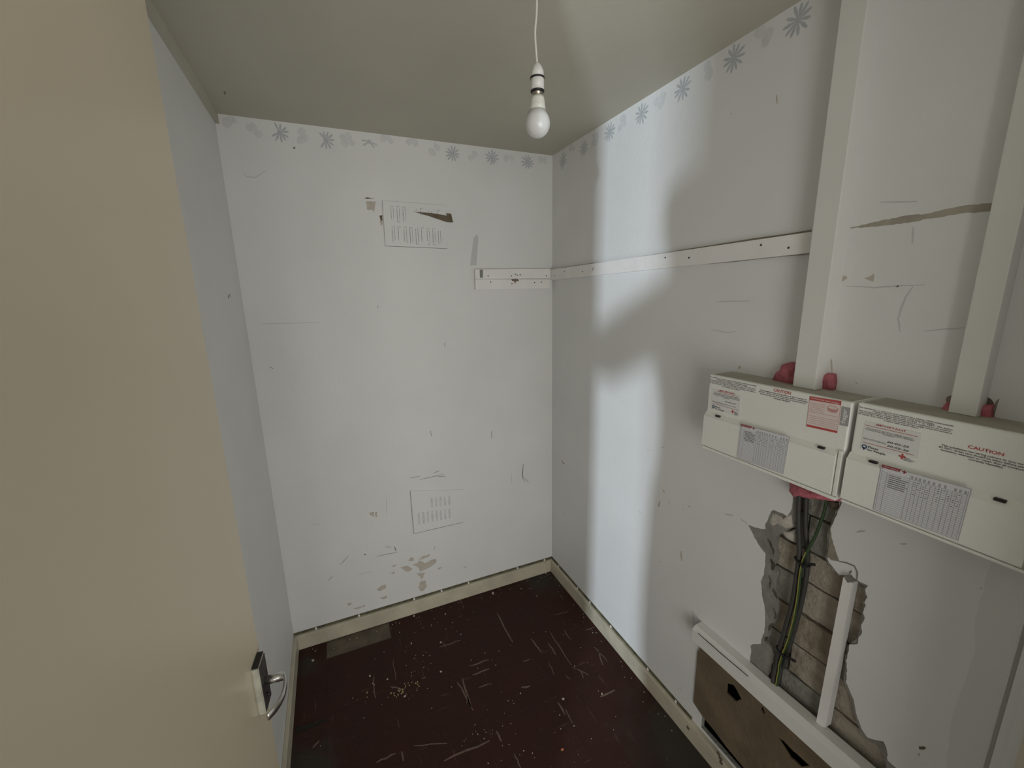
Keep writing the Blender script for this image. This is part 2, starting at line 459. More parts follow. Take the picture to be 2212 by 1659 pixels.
# loose lumps of pale plaster left at the top left of the hole, and thin paper flaps
blob('plaster_lump', [(-1.293,1.005),(-1.294,1.038),(-1.302,1.047),(-1.33,1.048),(-1.343,1.046),(-1.349,1.064),(-1.365,1.079),(-1.371,1.032),(-1.347,1.012),(-1.32,1.016),(-1.304,0.9997)], .019, -.001, M['plaster_edge'], wall_right, 4, .02, .004)
blob('plaster_lump', [(-1.328,1.002),(-1.351,1.011),(-1.371,1.029),(-1.378,0.9863),(-1.364,0.9851),(-1.344,0.9847)], .019, .002, M['plaster_edge'], wall_right, 9, .02, .004)
prism('paper_flap', 'R', roughen([(-1.455,1.078),(-1.461,1.055),(-1.471,1.034),(-1.478,1.018),(-1.486,1.003),(-1.47,0.9963),(-1.458,0.9993),(-1.459,1.033)], .006, .0007, 8), -.0012, .0004, M['tan'], wall_right)
strips('torn_paper_edge', 'R', [[(-1.486,1.003),(-1.501,1.009),(-1.518,1.011),(-1.526,1),(-1.528,0.9788)], [(-1.511,0.9849),(-1.514,0.9956)]], .004, -.0012, .0004, M['scratch'], wall_right)

strips('plaster_crack', 'R', [([(-1.298,0.958),(-1.308,0.9504),(-1.317,0.9369),(-1.322,0.9207)], .007), ([(-1.315,0.9011),(-1.326,0.8884),(-1.323,0.869)], .012), ([(-1.316,0.847),(-1.323,0.8322),(-1.324,0.809)], .004),
 ([(-1.333,0.8113),(-1.341,0.8016),(-1.348,0.7907)], .009), ([(-1.335,0.673),(-1.339,0.6866),(-1.348,0.7023)], .006), ([(-1.342,0.754),(-1.351,0.7371),(-1.349,0.7198)], .003), ([(-1.329,0.6281),(-1.336,0.647)], .008)],
 .005, .0022, .0032, M['mortar'], wall_right, jit=.0012)
wall_back = tag(box('wall_back', (-W - .1, 0, -.02), (.1, .1, H + .02), M['wall']),
                'white painted wallpapered end wall with torn patches and a faded flower border', kind='structure')
wall_left = tag(box('wall_left', (-W - .1, 0.0, -.02), (-W, -1.96, H + .02), M['wall_l']), 'plain white side wall half hidden by the open door', kind='structure')
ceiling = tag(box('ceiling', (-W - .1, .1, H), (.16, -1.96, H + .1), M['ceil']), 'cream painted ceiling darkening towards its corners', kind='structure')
tag(box('trim_1', (-W, 0, H - .034), (-W + .012, -1.86, H), M['ceil']), 'cream strip where the ceiling meets the side wall', kind='structure')
floor = tag(box('floor', (-W - .1, .1, -.06), (.16, -3.4, -.004), M['screed']), 'brown screed floor under dark red vinyl tiles', kind='structure')

# front of the cupboard: head and hinge-side jamb of the doorway
tag(box('wall_front', (-W - .6, -1.86, -.02), (-W + .022, -1.96, H + .1), M['wall_l']), 'wall beside the door hinges at the front of the cupboard', kind='structure')
tag(box('trim_2', (-W, -1.86, 2.26), (.16, -1.955, H + .1), M['wall_l']), 'painted head board above the cupboard doorway', kind='structure')

# added pier, placed to cut off window light beside the streak
tag(box('wall_blocker', (-2.51, -3.38, -.02), (-1.90, -3.50, H + .1), M['wall_l']), 'added hall pier blocking window light across from the cupboard doorway', kind='structure')
tag(box('wall_blocker_left', (-2.32, -1.96, -.02), (-2.22, -2.74, H + .1), M['wall_l']), 'added white hall wall blocking side light to the left of the doorway', kind='structure')  # added wall, placed to keep side daylight off the near right wall
tag(box('ceiling_hall', (-3.6, -1.96, H), (.9, -3.7, H + .1), M['ceil']), 'cream hall ceiling outside the cupboard doorway', kind='structure')
tag(box('wall_hall_side', (-.29, -1.955, -.02), (.55, -2.04, H + .1), M['wall_l']), 'white front wall to the right of the doorway', kind='structure')
# end post of the right wall beside the doorway
tag(prism('trim_3', 'R', [(-1.793, 0), (-1.793, H), (-1.806, H), (-1.806, 0)], -.006, .0, M['wall']), 'narrow moulded strip down the edge of the right wall', kind='structure')
tag(prism('trim_4', 'R', [(-1.8065, 0), (-1.8065, H), (-1.822, H), (-1.822, 0)], -.012, .0, M['wall']), 'second moulded strip down the edge of the right wall', kind='structure')
tag(prism('trim_7', 'R', [(-1.8225, 0), (-1.8225, H), (-1.955, H), (-1.955, 0)], -.016, .0, M['cream_post']), 'cream gloss post at the front end of the right wall', kind='structure')
prism('wallpaper_strip', 'R', roughen([(-1.727, 1.03), (-1.737, .95), (-1.729, .80), (-1.745, .55), (-1.735, .2), (-1.735, .09), (-1.784, .09), (-1.784, 1.2), (-1.73, 1.2)], .02, .0015, 6), -.0004, .0003, M['wall_darker'], wall_right)
prism('painted_shadow_band', 'R', [(-1.7855, 0), (-1.7855, H), (-1.793, H), (-1.793, 0)], -.0008, .0, M['shade_grey'], wall_right)  # shadow band beside the trim put in as a dark coloured strip

# ------------------------------------------------------------------ floor tiles
xe = [-1.4255, -1.287, -.987, -.687, -.387, -.087, -.0]
ye = [-.0, -.13, -.43, -.73, -1.03, -1.33, -1.63, -1.93, -2.23]
tile_cache = {}
for i in range(6):
    for j in range(8):
        if (i, j) == (1, 0): continue           # lifted tile: bare screed shows
        sx, sy = xe[i + 1] - xe[i], ye[j] - ye[j + 1]
        rot = (i + j) % 2
        key = (round(sx, 3), round(sy, 3), rot)
        if key not in tile_cache:
            bm = bmesh.new(); g = .00015
            ax, ay = (sx, sy) if not rot else (sy, sx)
            bm_box(bm, (-ax / 2 + g, -ay / 2 + g, -.004), (ax / 2 - g, ay / 2 - g, 0.0))
            bmesh.ops.recalc_face_normals(bm, faces=bm.faces)
            me = bpy.data.meshes.new('vinyl_tile'); bm.to_mesh(me); bm.free(); me.materials.append(M['tile'])
            tile_cache[key] = me
        o = bpy.data.objects.new('vinyl_tile', tile_cache[key]); COL.objects.link(o)
        o.parent = floor
        o.location = ((xe[i] + xe[i + 1]) / 2, (ye[j] + ye[j + 1]) / 2, random.uniform(-.0004, .0003))
        o.rotation_euler.z = math.pi / 2 if rot else 0

SC = [(-0.4473,-0.2032),(-0.4464,-0.4101),(-0.2519,-0.4307),(-0.2521,-0.6426),(-0.3412,-0.5855),(-0.3485,-0.6507),(-0.7553,-0.5044),(-0.7332,-0.6569),(-0.7314,-0.4954),(-0.734,-0.635),(-0.6819,-0.5029),(-0.6023,-0.5031),(-0.6823,-0.4504),(-0.5889,-0.4551),(-0.3542,-0.4279),(-0.3463,-0.5215),(-0.2888,-0.4889),(-0.2902,-0.5645),(-0.3863,-0.811),(-0.3887,-0.872),(-0.7811,-0.292),(-0.6785,-0.2907),(-1.093,-0.3196),(-1.096,-0.4336),(-1,-0.2661),(-1.004,-0.3804),(-0.1763,-0.3432),(-0.0904,-0.3512),(-0.081,-0.4967),(-0.0264,-0.4982),(-0.0973,-0.6011),(-0.0907,-0.6951),(-1.117,-0.6959),(-1.05,-0.6949),(-0.8928,-0.7941),(-0.7131,-0.7976),(-0.6448,-0.8791),(-0.6431,-0.9328),(-0.6746,-0.7772),(-0.6725,-0.8198),(-0.2228,-0.8239),(-0.148,-0.8258),(-0.5104,-0.6457),(-0.4708,-0.6561),(-0.4479,-0.531),(-0.4114,-0.5345),(-0.9823,-0.6973),(-0.8644,-0.7399),(-0.1784,-0.4517),(-0.179,-0.515),(-0.228,-0.6749),(-0.2386,-0.7213),(-0.302,-0.6771),(-0.299,-0.7036),(-0.7355,-0.5895),(-0.7364,-0.6425),(-1.336,-0.5436),(-1.314,-0.5242),(-0.3981,-0.7708),(-0.3982,-0.8309),(-0.6785,-0.5687),(-0.621,-0.5757),(-0.0936,-0.6263),(-0.1217,-0.7025),(-1.032,-0.407),(-0.9741,-0.443),(-0.2534,-0.6527),(-0.2086,-0.72),(-1.03,-0.6936),(-1.028,-0.7327)]
o = strips('scuff_marks', 'F', [([SC[k], SC[k + 1]], random.uniform(.003, .008)) for k in range(0, len(SC), 2)], .005, .0, .0005, M['scuff'], floor, jit=.003)
o['kind'] = 'stuff'
prism('floor_groove', 'F', roughen([(-1.406,-0.4301),(-1.353,-0.4328),(-1.288,-0.4435),(-1.284,-0.4565),(-1.345,-0.4546),(-1.401,-0.4542)], .02, .003, 4), -.002, .0007, M['dark'], floor)

# ------------------------------------------------------------------ skirting boards
def skirting(name, lo, hi, label):
    o = tag(box(name, lo, hi, M['skirt'], None, .003, 2), label, kind='structure'); return o
skirting('baseboard_back', (-W + .0, 0, 0), (0, -.02, .077), 'cream skirting board along the end wall')
bbr = skirting('baseboard_right', (0, -.02, 0), (-.02, -1.79, .077), 'scuffed cream skirting board along the right wall')
skirting('baseboard_left', (-W, -.02, 0), (-W + .016, -1.80, .080), 'grimy cream skirting board along the left wall')
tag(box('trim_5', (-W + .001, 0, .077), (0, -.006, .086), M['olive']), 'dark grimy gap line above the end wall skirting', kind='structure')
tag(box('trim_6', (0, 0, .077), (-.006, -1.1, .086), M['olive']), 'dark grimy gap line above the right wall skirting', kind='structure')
# paint drips bridging the gap
for k, (x) in enumerate((-1.33, -1.13, -.85, -.70, -.545, -.24, -.06)):
    box('paint_drip', (x, -.0062, .074), (x + .008, -.0085, .088), M['white_wood'], wall_back)
for y in (-.09, -.30, -.42, -.60, -.86, -1.02):
    box('paint_drip', (-.0062, y, .074), (-.0085, y - .008, .088), M['white_wood'], wall_right)
for a, b in [(-1.099,0.0499),(-1.232,0.0911),(-1.241,0.08),(-1.245,0.0679)]:
    prism('paint_chip', 'R', roughen([(a, b + .008), (a - .012, b + .004), (a - .009, b - .008), (a + .004, b - .006)], .004, .001, 2), -.0208, -.0198, M['foam_hole'], bbr)

# ------------------------------------------------------------------ wallpaper flower border (under-paint print)
def flower(plane, c, r, m, parent, a0=0.0, n=11, skip=()):
    bm = bmesh.new()
    s = -EPS
    for k in range(n):
        if k in skip: continue
        a = a0 + 2 * math.pi * k / n + random.uniform(-.08, .08)
        d = Vector((math.cos(a), math.sin(a))); nn = Vector((-d.y, d.x)); rr = r * random.uniform(.88, 1.06)
        pts = [d * r * .10 + nn * r * .03, d * rr * .55 + nn * r * .105, d * rr * .85 + nn * r * .085, d * rr, d * rr * .85 - nn * r * .085, d * rr * .55 - nn * r * .105, d * r * .10 - nn * r * .03]
        bm_prism(bm, plane, [[(c[0] + p.x, c[1] + p.y) for p in pts]], s * .9, s * .1)
    hub = [(c[0] + r * .26 * math.cos(t * math.pi / 6), c[1] + r * .26 * math.sin(t * math.pi / 6)) for t in range(12)]
    bm_prism(bm, plane, [hub], s, s * .1)
    return from_bm('flower_print', bm, m, parent)

def smudge(plane, c, r, m, parent):
    bm = bmesh.new()
    for k in range(4):
        a = random.uniform(0, 6.28); q = (c[0] + math.cos(a) * r * .5, c[1] + math.sin(a) * r * .5)
        rr = r * random.uniform(.35, .55)
        lp = [(q[0] + rr * random.uniform(.7, 1.1) * math.cos(t * .785), q[1] + rr * random.uniform(.7, 1.1) * math.sin(t * .785)) for t in range(8)]
        bm_prism(bm, plane, [lp], -EPS * (.5 + k * .1), -.0001)
    return from_bm('faint_leaf_print', bm, m, parent)

FB = [(-1.215,2.31),(-1.05,2.302),(-0.8807,2.316),(-0.5182,2.306),(-0.3262,2.309),(-0.138,2.307)]
for k, c in enumerate(FB):
    if k == 2: flower('B', c, .034, M['flower_mid'], wall_back, .3, 11, (0, 1, 2, 3, 4, 7, 8))
    elif k < 2: flower('B', c, .037, M['flower'], wall_back, .2 + k, 11, (4, 5) if k == 0 else (3, 4))
    else: flower('B', c, .036, M['flower'], wall_back, .4 * k)
for c in [(-1.372,2.318),(-1.306,2.301),(-1.144,2.307),(-0.9662,2.309),(-0.8083,2.327),(-0.7005,2.323),(-0.5987,2.312),(-0.4304,2.313),(-0.2376,2.308),(-0.056,2.314)]:
    smudge('B', c, .034, M['flower_faint'], wall_back)
for k, c in enumerate([(-1.221,2.311),(-1.044,2.309),(-0.8563,2.308),(-0.6637,2.303),(-0.4751,2.304),(-0.2871,2.299),(-0.1044,2.297)]):
    flower('R', c, .037, M['flower'] if k < 5 else M['flower_mid'], wall_right, .33 * k)
for c in [(-1.127,2.321),(-0.9472,2.315),(-0.7544,2.315),(-0.5527,2.31),(-0.3664,2.308),(-0.1833,2.321)]:
    smudge('R', c, .034, M['flower_faint'], wall_right)

# ------------------------------------------------------------------ back wall: tears, scratches, marks
def tears(plane, loops, m, parent, nm='paper_tear', amp=.0016):
    for k, lp in enumerate(loops):
        prism(nm, plane, roughen(lp, .006, amp, k + 3), -EPS, -.0001, m, parent)
tears('B', [
 [(-0.839,0.2843),(-0.8055,0.2892),(-0.8031,0.3261),(-0.8009,0.2991),(-0.7731,0.2718),(-0.7384,0.2842),(-0.7146,0.2809),(-0.7121,0.2649),(-0.7267,0.2501),(-0.7686,0.2361),(-0.8027,0.2315),(-0.8108,0.2606)],
 [(-0.8013,0.303),(-0.787,0.3176),(-0.743,0.3198),(-0.7506,0.3068),(-0.7846,0.3018)],
 [(-0.86,0.3131),(-0.8424,0.3302),(-0.8298,0.3228),(-0.8343,0.3054)],
 [(-0.9007,0.2883),(-0.8652,0.2849),(-0.8408,0.2585),(-0.8678,0.2481),(-0.8801,0.2595)],
 [(-0.8231,0.2265),(-0.7764,0.2194),(-0.7883,0.1924),(-0.7993,0.1806),(-0.8046,0.2015)],
 [(-0.8066,0.1714),(-0.7796,0.1703),(-0.7717,0.1328),(-0.7865,0.1143),(-0.804,0.1085),(-0.819,0.1368)],
 [(-0.9469,0.3099),(-0.915,0.3112),(-0.9351,0.2989)], [(-0.9565,0.2686),(-0.9305,0.2753),(-0.9382,0.2591)],
 [(-1.028,0.1992),(-0.9989,0.2118),(-0.9801,0.2108),(-0.9851,0.1885),(-1.017,0.1843)],
 [(-1.017,0.1432),(-0.9823,0.144),(-0.9835,0.1292),(-1.006,0.1316)],
 [(-1.174,0.1682),(-1.148,0.1591),(-1.169,0.1485)], [(-1.151,0.1269),(-1.09,0.1261),(-1.094,0.1199),(-1.136,0.1181)],
 [(-1.027,0.6327),(-1.006,0.6325),(-1.009,0.6056),(-1.023,0.618)], [(-1.001,0.6284),(-0.9902,0.6272),(-0.9925,0.6002),(-1,0.6021)],
 [(-0.7077,0.2211),(-0.6831,0.2251),(-0.6979,0.2103)], [(-0.5636,0.1805),(-0.5451,0.1851),(-0.5491,0.176)],
 [(-0.9146,2.077),(-0.8732,2.08),(-0.8837,2.034),(-0.8915,2.045),(-0.9133,2.043)], [(-0.8631,2.001),(-0.8526,1.999),(-0.8549,1.982),(-0.8603,1.981)]],
 M['tear'], wall_back)
tears('B', [[(-0.9201,2.087),(-0.9109,2.094),(-0.881,2.091)], [(-0.864,2.022),(-0.8505,2.025),(-0.8524,2.001),(-0.86,2.001)]], M['brown_tear'], wall_back, 'dark_tear', .0008)
tears('B', [[(-0.4315,1.945),(-0.4149,1.96),(-0.4074,1.946),(-0.4232,1.816),(-0.4556,1.813)]], M['pencil'], wall_back, 'grey_scrape', .0008)
strips('scratch_marks', 'B', [
 [(-0.8178,0.7737),(-0.767,0.7737)], [(-0.7682,0.7553),(-0.6432,0.7593)], [(-0.6954,0.7767),(-0.6653,0.7833)], [(-0.6769,0.7534),(-0.6339,0.7447)],
 ([(-0.1849,0.729),(-0.1913,0.669),(-0.1878,0.6375)], .006), [(-0.1758,0.6428),(-0.1523,0.6068)], [(-0.1838,0.6444),(-0.1802,0.6165)],
 [(-1.016,0.385),(-0.9099,0.3794)], ([(-0.9229,0.4159),(-0.917,0.3852)], .005), [(-1.184,0.3896),(-1.143,0.4261)], [(-1.245,0.3214),(-1.224,0.3389)],
 [(-0.969,0.4253),(-0.9386,0.4167)], [(-0.7247,0.3409),(-0.7136,0.3566)], ([(-1.073,0.409),(-1.062,0.4128)], .006),
 ([(-1.174,2.259),(-1.166,2.262)], .008), [(-0.9028,1.635),(-0.9038,1.623)], [(-1.363,1.393),(-1.352,1.383)], [(-0.6991,1.008),(-0.6962,0.9778)], [(-0.6033,1.447),(-0.5999,1.424)], [(-0.3702,0.9576),(-0.3716,0.9106)]],
 .0026, -EPS, -.0001, M['scratch'], wall_back, jit=.0008)
strips('pencil_lines', 'B', [[(-1.113,0.3108),(-1.028,0.3059)], [(-0.9412,0.6943),(-0.9473,0.6029)], [(-0.2611,0.6905),(-0.2585,0.629)],
 [(-1.371,1.573),(-1.152,1.571)], [(-1.359,2.155),(-1.349,2.139),(-1.319,2.14),(-1.279,2.168)], [(-1.288,0.6367),(-1.249,0.6247)]], .003, -EPS, -.0001, M['pencil'], wall_back, jit=.001)
strips('nail_marks', 'R', [([(-0.115,0.765),(-0.1355,0.7453)], .006)], .004, -EPS, -.0001, M['tear'], wall_right)
NL = [(-W + .0005, -.235, 1.690), (-W + .0005, -.262, 1.686)]
for k, (x, y, z) in enumerate(NL):
    prism('nail_hole', 'R', [(y, z + .006), (y - .005, z + .002), (y - .005, z - .007), (y + .001, z - .005)], -W + .0001, -W + .0007, M['hole'], wall_left)

# ceiling marks
strips('ceiling_crack', 'R', [[(-0.0173,2.358),(-0.2432,2.357),(-0.3787,2.357),(-0.4465,2.359)]], .006, -.0015, .0, M['gap'], wall_right, taper=True, jit=.0005)
prism('ceiling_spot', 'F', [(-1.357,-0.207),(-1.35,-0.2129),(-1.353,-0.1908),(-1.359,-0.1848)], H - EPS, H, M['scratch'], ceiling)

# ------------------------------------------------------------------ papered-over air vents
def vent_upper():
    t = empty('air_vent', (-.70, 0, 1.99))
    q = [(-0.8465,2.084),(-0.5646,2.081),(-0.5653,1.891),(-0.8485,1.896)]
    prism('vent_plate', 'B', q, -.005, .0, M['wall'], t)
    bm = bmesh.new()
    def lerp(u, v):
        a = Vector(q[0]).lerp(Vector(q[1]), u); b = Vector(q[3]).lerp(Vector(q[2]), u); return a.lerp(b, v)
    for k in range(4):
        a, b = q[k], q[(k + 1) % 4]
        bm_strip(bm, 'B', [a, Vector(a).lerp(Vector(b), .33)[:], Vector(a).lerp(Vector(b), .66)[:], b], .0022 if k != 2 else .0036, -.0012, -.0001, False)
    from_bm('edge_line', bm, M['scratch'], t)
    rnd = random.Random(5)
    for row, (v0, v1) in enumerate(((.12, .45), (.56, .93))):
        for k in range(9):
            u = .12 + k * .092
            if row == 0 and 4 <= k <= 8: v0b, v1b = v0 + .0, v0 + (.12 if k < 6 else .10)
            else: v0b, v1b = v0, v1
            w = .011
            for s in (0, 1):
                if rnd.random() < .22: continue
                a = lerp(u + s * w / .28 * .9, v0b + rnd.uniform(0, .05)); b = lerp(u + s * w / .28 * .9, v1b - rnd.uniform(0, .08))
                bm = bmesh.new(); bm_strip(bm, 'B', [a[:], a.lerp(b, .5)[:], b[:]], .0022, -.0068, -.0045, True)
                from_bm('louvre_edge', bm, M['vent_line'], t)
            for vv in (v0b, v1b):
                if rnd.random() < .65:
                    a = lerp(u - .004, vv); b = lerp(u + .042, vv + rnd.uniform(-.02, .02))
                    bm = bmesh.new(); bm_strip(bm, 'B', [a[:], a.lerp(b, .5)[:], b[:]], .0022, -.0068, -.0045, True)
                    from_bm('louvre_edge', bm, M['vent_line'], t)
            a = lerp(u + .018, v0b); b = lerp(u + .018, v1b)
            bm = bmesh.new(); bm_strip(bm, 'B', [a[:], b[:]], .008, -.0062, -.0045, False)
            from_bm('louvre', bm, M['wall'], t)
    prism('torn_paper', 'B', [(-0.7096,2.045),(-0.6335,2.044),(-0.5654,2.037),(-0.5582,2.031),(-0.5623,2.047),(-0.54,2.045),(-0.5333,2.008),(-0.5669,2.009),(-0.644,2.03)], -.0072, -.0045, M['brown_tear'], t)
    tag(t, 'papered-over louvred air vent high on the end wall with a torn brown gash', 'air vent')
vent_upper()

def vent_lower():
    t = empty('air_vent', (-.68, 0, .55))
    q = [(-0.8222,0.7049),(-0.545,0.6525),(-0.5511,0.4618),(-0.82,0.4634)]
    prism('vent_plate', 'B', q, -.004, .0, M['wall'], t)
    bm = bmesh.new()
    bm_strip(bm, 'B', [q[3], Vector(q[3]).lerp(Vector(q[2]), .5)[:], q[2]], .0042, -.0048, -.0002, True)
    bm_strip(bm, 'B', [q[0], Vector(q[0]).lerp(Vector(q[3]), .5)[:], q[3]], .0042, -.0048, -.0002, True)
    from_bm('edge_line', bm, M['vent_line'], t)  # soft shadows along the plate edges put into the line colour
    def lerp(u, v):
        a = Vector(q[0]).lerp(Vector(q[1]), u); b = Vector(q[3]).lerp(Vector(q[2]), u); return a.lerp(b, v)
    for v0, v1, ua, ub in ((.18, .42, .38, .75), (.52, .80, .12, .72)):
        k = 0
        while ua + k * .085 < ub:
            u = ua + k * .085
            a, b = lerp(u, v0), lerp(u, v1)
            bm = bmesh.new(); bm_strip(bm, 'B', [a[:], a.lerp(b, .5)[:], b[:]], .012, -.0052, -.0035, True)
            from_bm('louvre', bm, M['ghost'], t); k += 1
    tag(t, 'painted-over air vent low on the end wall above torn paper patches', 'air vent')
vent_lower()

# ------------------------------------------------------------------ shelf battens
def holes_on(plane, pts, c, r, m, parent, nm='screw_hole'):
    for a, b in pts:
        lp = [(a + r * math.cos(t * math.pi / 4), b + r * math.sin(t * math.pi / 4)) for t in range(8)]
        prism(nm, plane, lp, c - .0006, c + .0002, m, parent)
t = empty('shelf_batten', (-.23, 0, 1.745))
q = [(-0.4373,1.795),(-0.0216,1.799),(-0.0216,1.75),(-0.438,1.749),(-0.4381,1.748),(-0.0216,1.748),(-0.0235,1.7),(-0.4373,1.699)]
prism('upper_board', 'B', q[:4], -.022, 0, M['white_wood'], t)
prism('lower_board', 'B', q[4:], -.020, 0, M['white_wood'], t)
holes_on('B', [(-0.3719,1.764),(-0.2464,1.763),(-0.2249,1.772),(-0.2145,1.767),(-0.1981,1.769),(-0.0463,1.763)], -.022, .0032, M['hole'], t)
holes_on('B', [(-0.3588,1.735),(-0.2434,1.726),(-0.2082,1.74),(-0.1147,1.73),(-0.0762,1.732)], -.020, .0032, M['hole'], t)
prism('rusty_chip', 'B', [(-0.2468,1.747),(-0.209,1.748),(-0.215,1.736),(-0.222,1.739),(-0.2258,1.724),(-0.2313,1.738),(-0.2412,1.739)], -.0226, -.0198, M['rust'], t)
prism('metal_clip', 'B', [(-0.4144,1.793),(-0.3982,1.793),(-0.4006,1.755),(-0.4142,1.755)], -.0245, -.021, M['scratch'], t)
tag(t, 'short double white shelf batten with screw holes on the end wall', 'batten')

t = empty('shelf_batten', (0, -.67, 1.77))
q = [(-0.0194,1.795),(-1.33,1.81),(-1.332,1.761),(-0.0195,1.742)]
q[0] = (-.003, q[0][1]); q[3] = (-.003, q[3][1])
prism('board', 'R', [q[0], (q[1][0] - .012, q[1][1]), (q[2][0] - .012, q[2][1]), q[3]], -.02, 0, M['white_wood'], t)
holes_on('R', [(-0.1608,1.778),(-0.3211,1.77),(-0.8437,1.789),(-0.9502,1.78),(-1.199,1.793),(-1.276,1.778),(-0.0584,1.763)], -.02, .003, M['hole'], t)
strips('chip', 'R', [[(-0.401,1.768),(-0.4101,1.783)]], .004, -.0206, -.0198, M['scratch'], t)
strips('grime_line', 'R', [([(-0.0973,1.798),(-0.6566,1.802),(-1.011,1.81),(-1.208,1.813),(-1.315,1.815)], .0045), ([(-1.016,1.757),(-1.185,1.76),(-1.319,1.761)], .004)], .004, -.0016, .0, M['tan'], t, taper=False, jit=.0008)
tag(t, 'long white shelf batten running along the right wall to the wide trunking', 'batten')

# ------------------------------------------------------------------ right wall marks
tears('R', [[(-1.398,1.809),(-1.449,1.815),(-1.497,1.819),(-1.534,1.817),(-1.562,1.821),(-1.601,1.822),(-1.626,1.82),(-1.627,1.806),(-1.611,1.807),(-1.584,1.809),(-1.544,1.807),(-1.495,1.804),(-1.45,1.805)]], M['strip'], wall_right, 'torn_strip', .001)
tears('R', [[(-1.444,1.696),(-1.454,1.699),(-1.462,1.705),(-1.463,1.688),(-1.454,1.691)], [(-1.397,1.702),(-1.407,1.703),(-1.41,1.697),(-1.401,1.69)]], M['tear'], wall_right, 'paper_chip', .0006)
tears('R', [[(-1.692,0.6669),(-1.7,0.6767),(-1.704,0.6767),(-1.701,0.6691),(-1.694,0.6613)]], M['brown_tear'], wall_right, 'dark_chip', .0006)
strips('pencil_marks', 'R', [
 [(-1.41,1.679),(-1.468,1.675),(-1.506,1.677),(-1.554,1.679)], [(-1.534,1.675),(-1.526,1.655),(-1.521,1.632),(-1.519,1.608),(-1.527,1.582)], [(-1.565,1.586),(-1.603,1.593),(-1.624,1.597)],
 [(-1.451,1.855),(-1.516,1.844)], [(-1.517,1.795),(-1.521,1.762)], [(-1.04,1.552),(-1.1,1.548),(-1.132,1.553)], [(-1.049,1.64),(-1.168,1.643)]], .003, -EPS, -.0001, M['pencil'], wall_right, jit=.0006)
strips('scratch_marks', 'R', [
 ([(-0.8794,0.9266),(-0.8889,0.9192)], .008), ([(-0.8617,0.8449),(-0.8687,0.8722)], .008), [(-0.7572,0.7767),(-0.7614,0.766)], [(-0.9113,0.8949),(-0.9177,0.8864)],
 ([(-0.9884,0.7278),(-0.9957,0.6914)], .008), [(-0.8838,0.6199),(-0.8918,0.6162)], ([(-0.1109,0.7513),(-0.1444,0.7507)], .006), [(-0.1426,0.4537),(-0.1519,0.4515)],
 ([(-1.153,1.443),(-1.158,1.452)], .007), [(-0.7874,1.06),(-0.7894,1.055)], [(-0.8619,1.092),(-0.8687,1.098)], [(-1.007,0.9167),(-1.014,0.9245)], [(-0.9803,0.8967),(-0.9833,0.8937)],
 [(-1.694,0.6441),(-1.696,0.6523)], [(-1.723,1.097),(-1.726,1.097)], [(-1.46,1.457),(-1.464,1.457)], [(-1.153,0.9641),(-1.184,0.9741)], [(-1.211,0.976),(-1.234,0.972)],
 [(-1.511,1.099),(-1.527,1.111)], [(-1.594,1.116),(-1.605,1.123)], [(-1.401,1.505),(-1.407,1.474)], [(-1.506,1.675),(-1.51,1.678)], [(-1.05,2.168),(-1.052,2.166)], [(-1.185,2.164),(-1.189,2.142)],
 ([(-1.024,0.1425),(-1.029,0.143)],.004), [(-1.033,0.1597),(-1.037,0.1484)]],
 .0035, -EPS, -.0001, M['tear'], wall_right, jit=.0006)

# ------------------------------------------------------------------ vertical trunking
def trunk(name, y0, y1, d, z0, label):
    t = empty(name, (0, (y0 + y1) / 2, z0))
    box('trunking_body', (-d + .004, y0 - .0008, z0), (0, y1 + .0008, H), M['pvc'], t)
    box('trunking_lid', (-d, y0, z0), (-d + .012, y1, H), M['pvc'], t, .0018, 2)
    tag(t, label, 'cable trunking', 'vertical cable trunking')
    return t
trunk('cable_trunking', -1.348, -1.4005, .050, 1.4335, 'wide white cable trunking rising from the fuse board with the red alarm sticker')
trunk('cable_trunking', -1.6375, -1.6765, .035, 1.437, 'narrow white cable trunking rising from the fuse board by the doorpost')

# ------------------------------------------------------------------ consumer units
RCD = ("This installation, or part of it, is protected by a device which automatically\nswitches off the supply if an earth fault develops.\n"
       "Test six-monthly by pressing the button marked 'T' or 'TEST'. The device\nshould switch off the supply and should then be switched on to restore\n"
       "the supply. If the device does not switch off the supply when the button is\npressed seek expert advice.")
CAUT = ("This installation has wiring colours to two versions of\nBS 7671. Great care should be taken before undertaking\n"
        "extension, alteration or repair that all conductors are\ncorrectly identified.")
IMP = ("This installation should be periodically inspected\nand tested and a report on its condition obtained, as\nprescribed in BS 7671 Requirements for Electrical\nInstallations.")
XB, XF = -.095, -.105

def cross_mark(parent, c, r, x, m):
    bm = bmesh.new(); w = r * .28
    bm_prism(bm, 'R', [[(c[0] - w, c[1] + r), (c[0] + w, c[1] + r), (c[0] + w, c[1] + w), (c[0] + r, c[1] + w), (c[0] + r, c[1] - w), (c[0] + w, c[1] - w),
                        (c[0] + w, c[1] - r), (c[0] - w, c[1] - r), (c[0] - w, c[1] - w), (c[0] - r, c[1] - w), (c[0] - r, c[1] + w), (c[0] - w, c[1] + w)]], x, x + .0003)
    return from_bm('cross_emblem', bm, m, parent)

def ring_logo(parent, c, r, x, m):
    bm = bmesh.new(); n = 20
    o_ = [(c[0] + r * math.cos(t * 2 * math.pi / n), c[1] + r * math.sin(t * 2 * math.pi / n)) for t in range(n)]
    i_ = [(c[0] + r * .58 * math.cos(t * 2 * math.pi / n), c[1] + r * .58 * math.sin(t * 2 * math.pi / n)) for t in range(n)]
    bm_prism(bm, 'R', [o_, i_], x, x + .0003)
    bm_strip(bm, 'R', [(c[0] + r * .1, c[1] - r * .3), (c[0] + r * .1, c[1] - r * 1.5)], r * .45, x, x + .0003, False)
    return from_bm('ring_emblem', bm, m, parent)

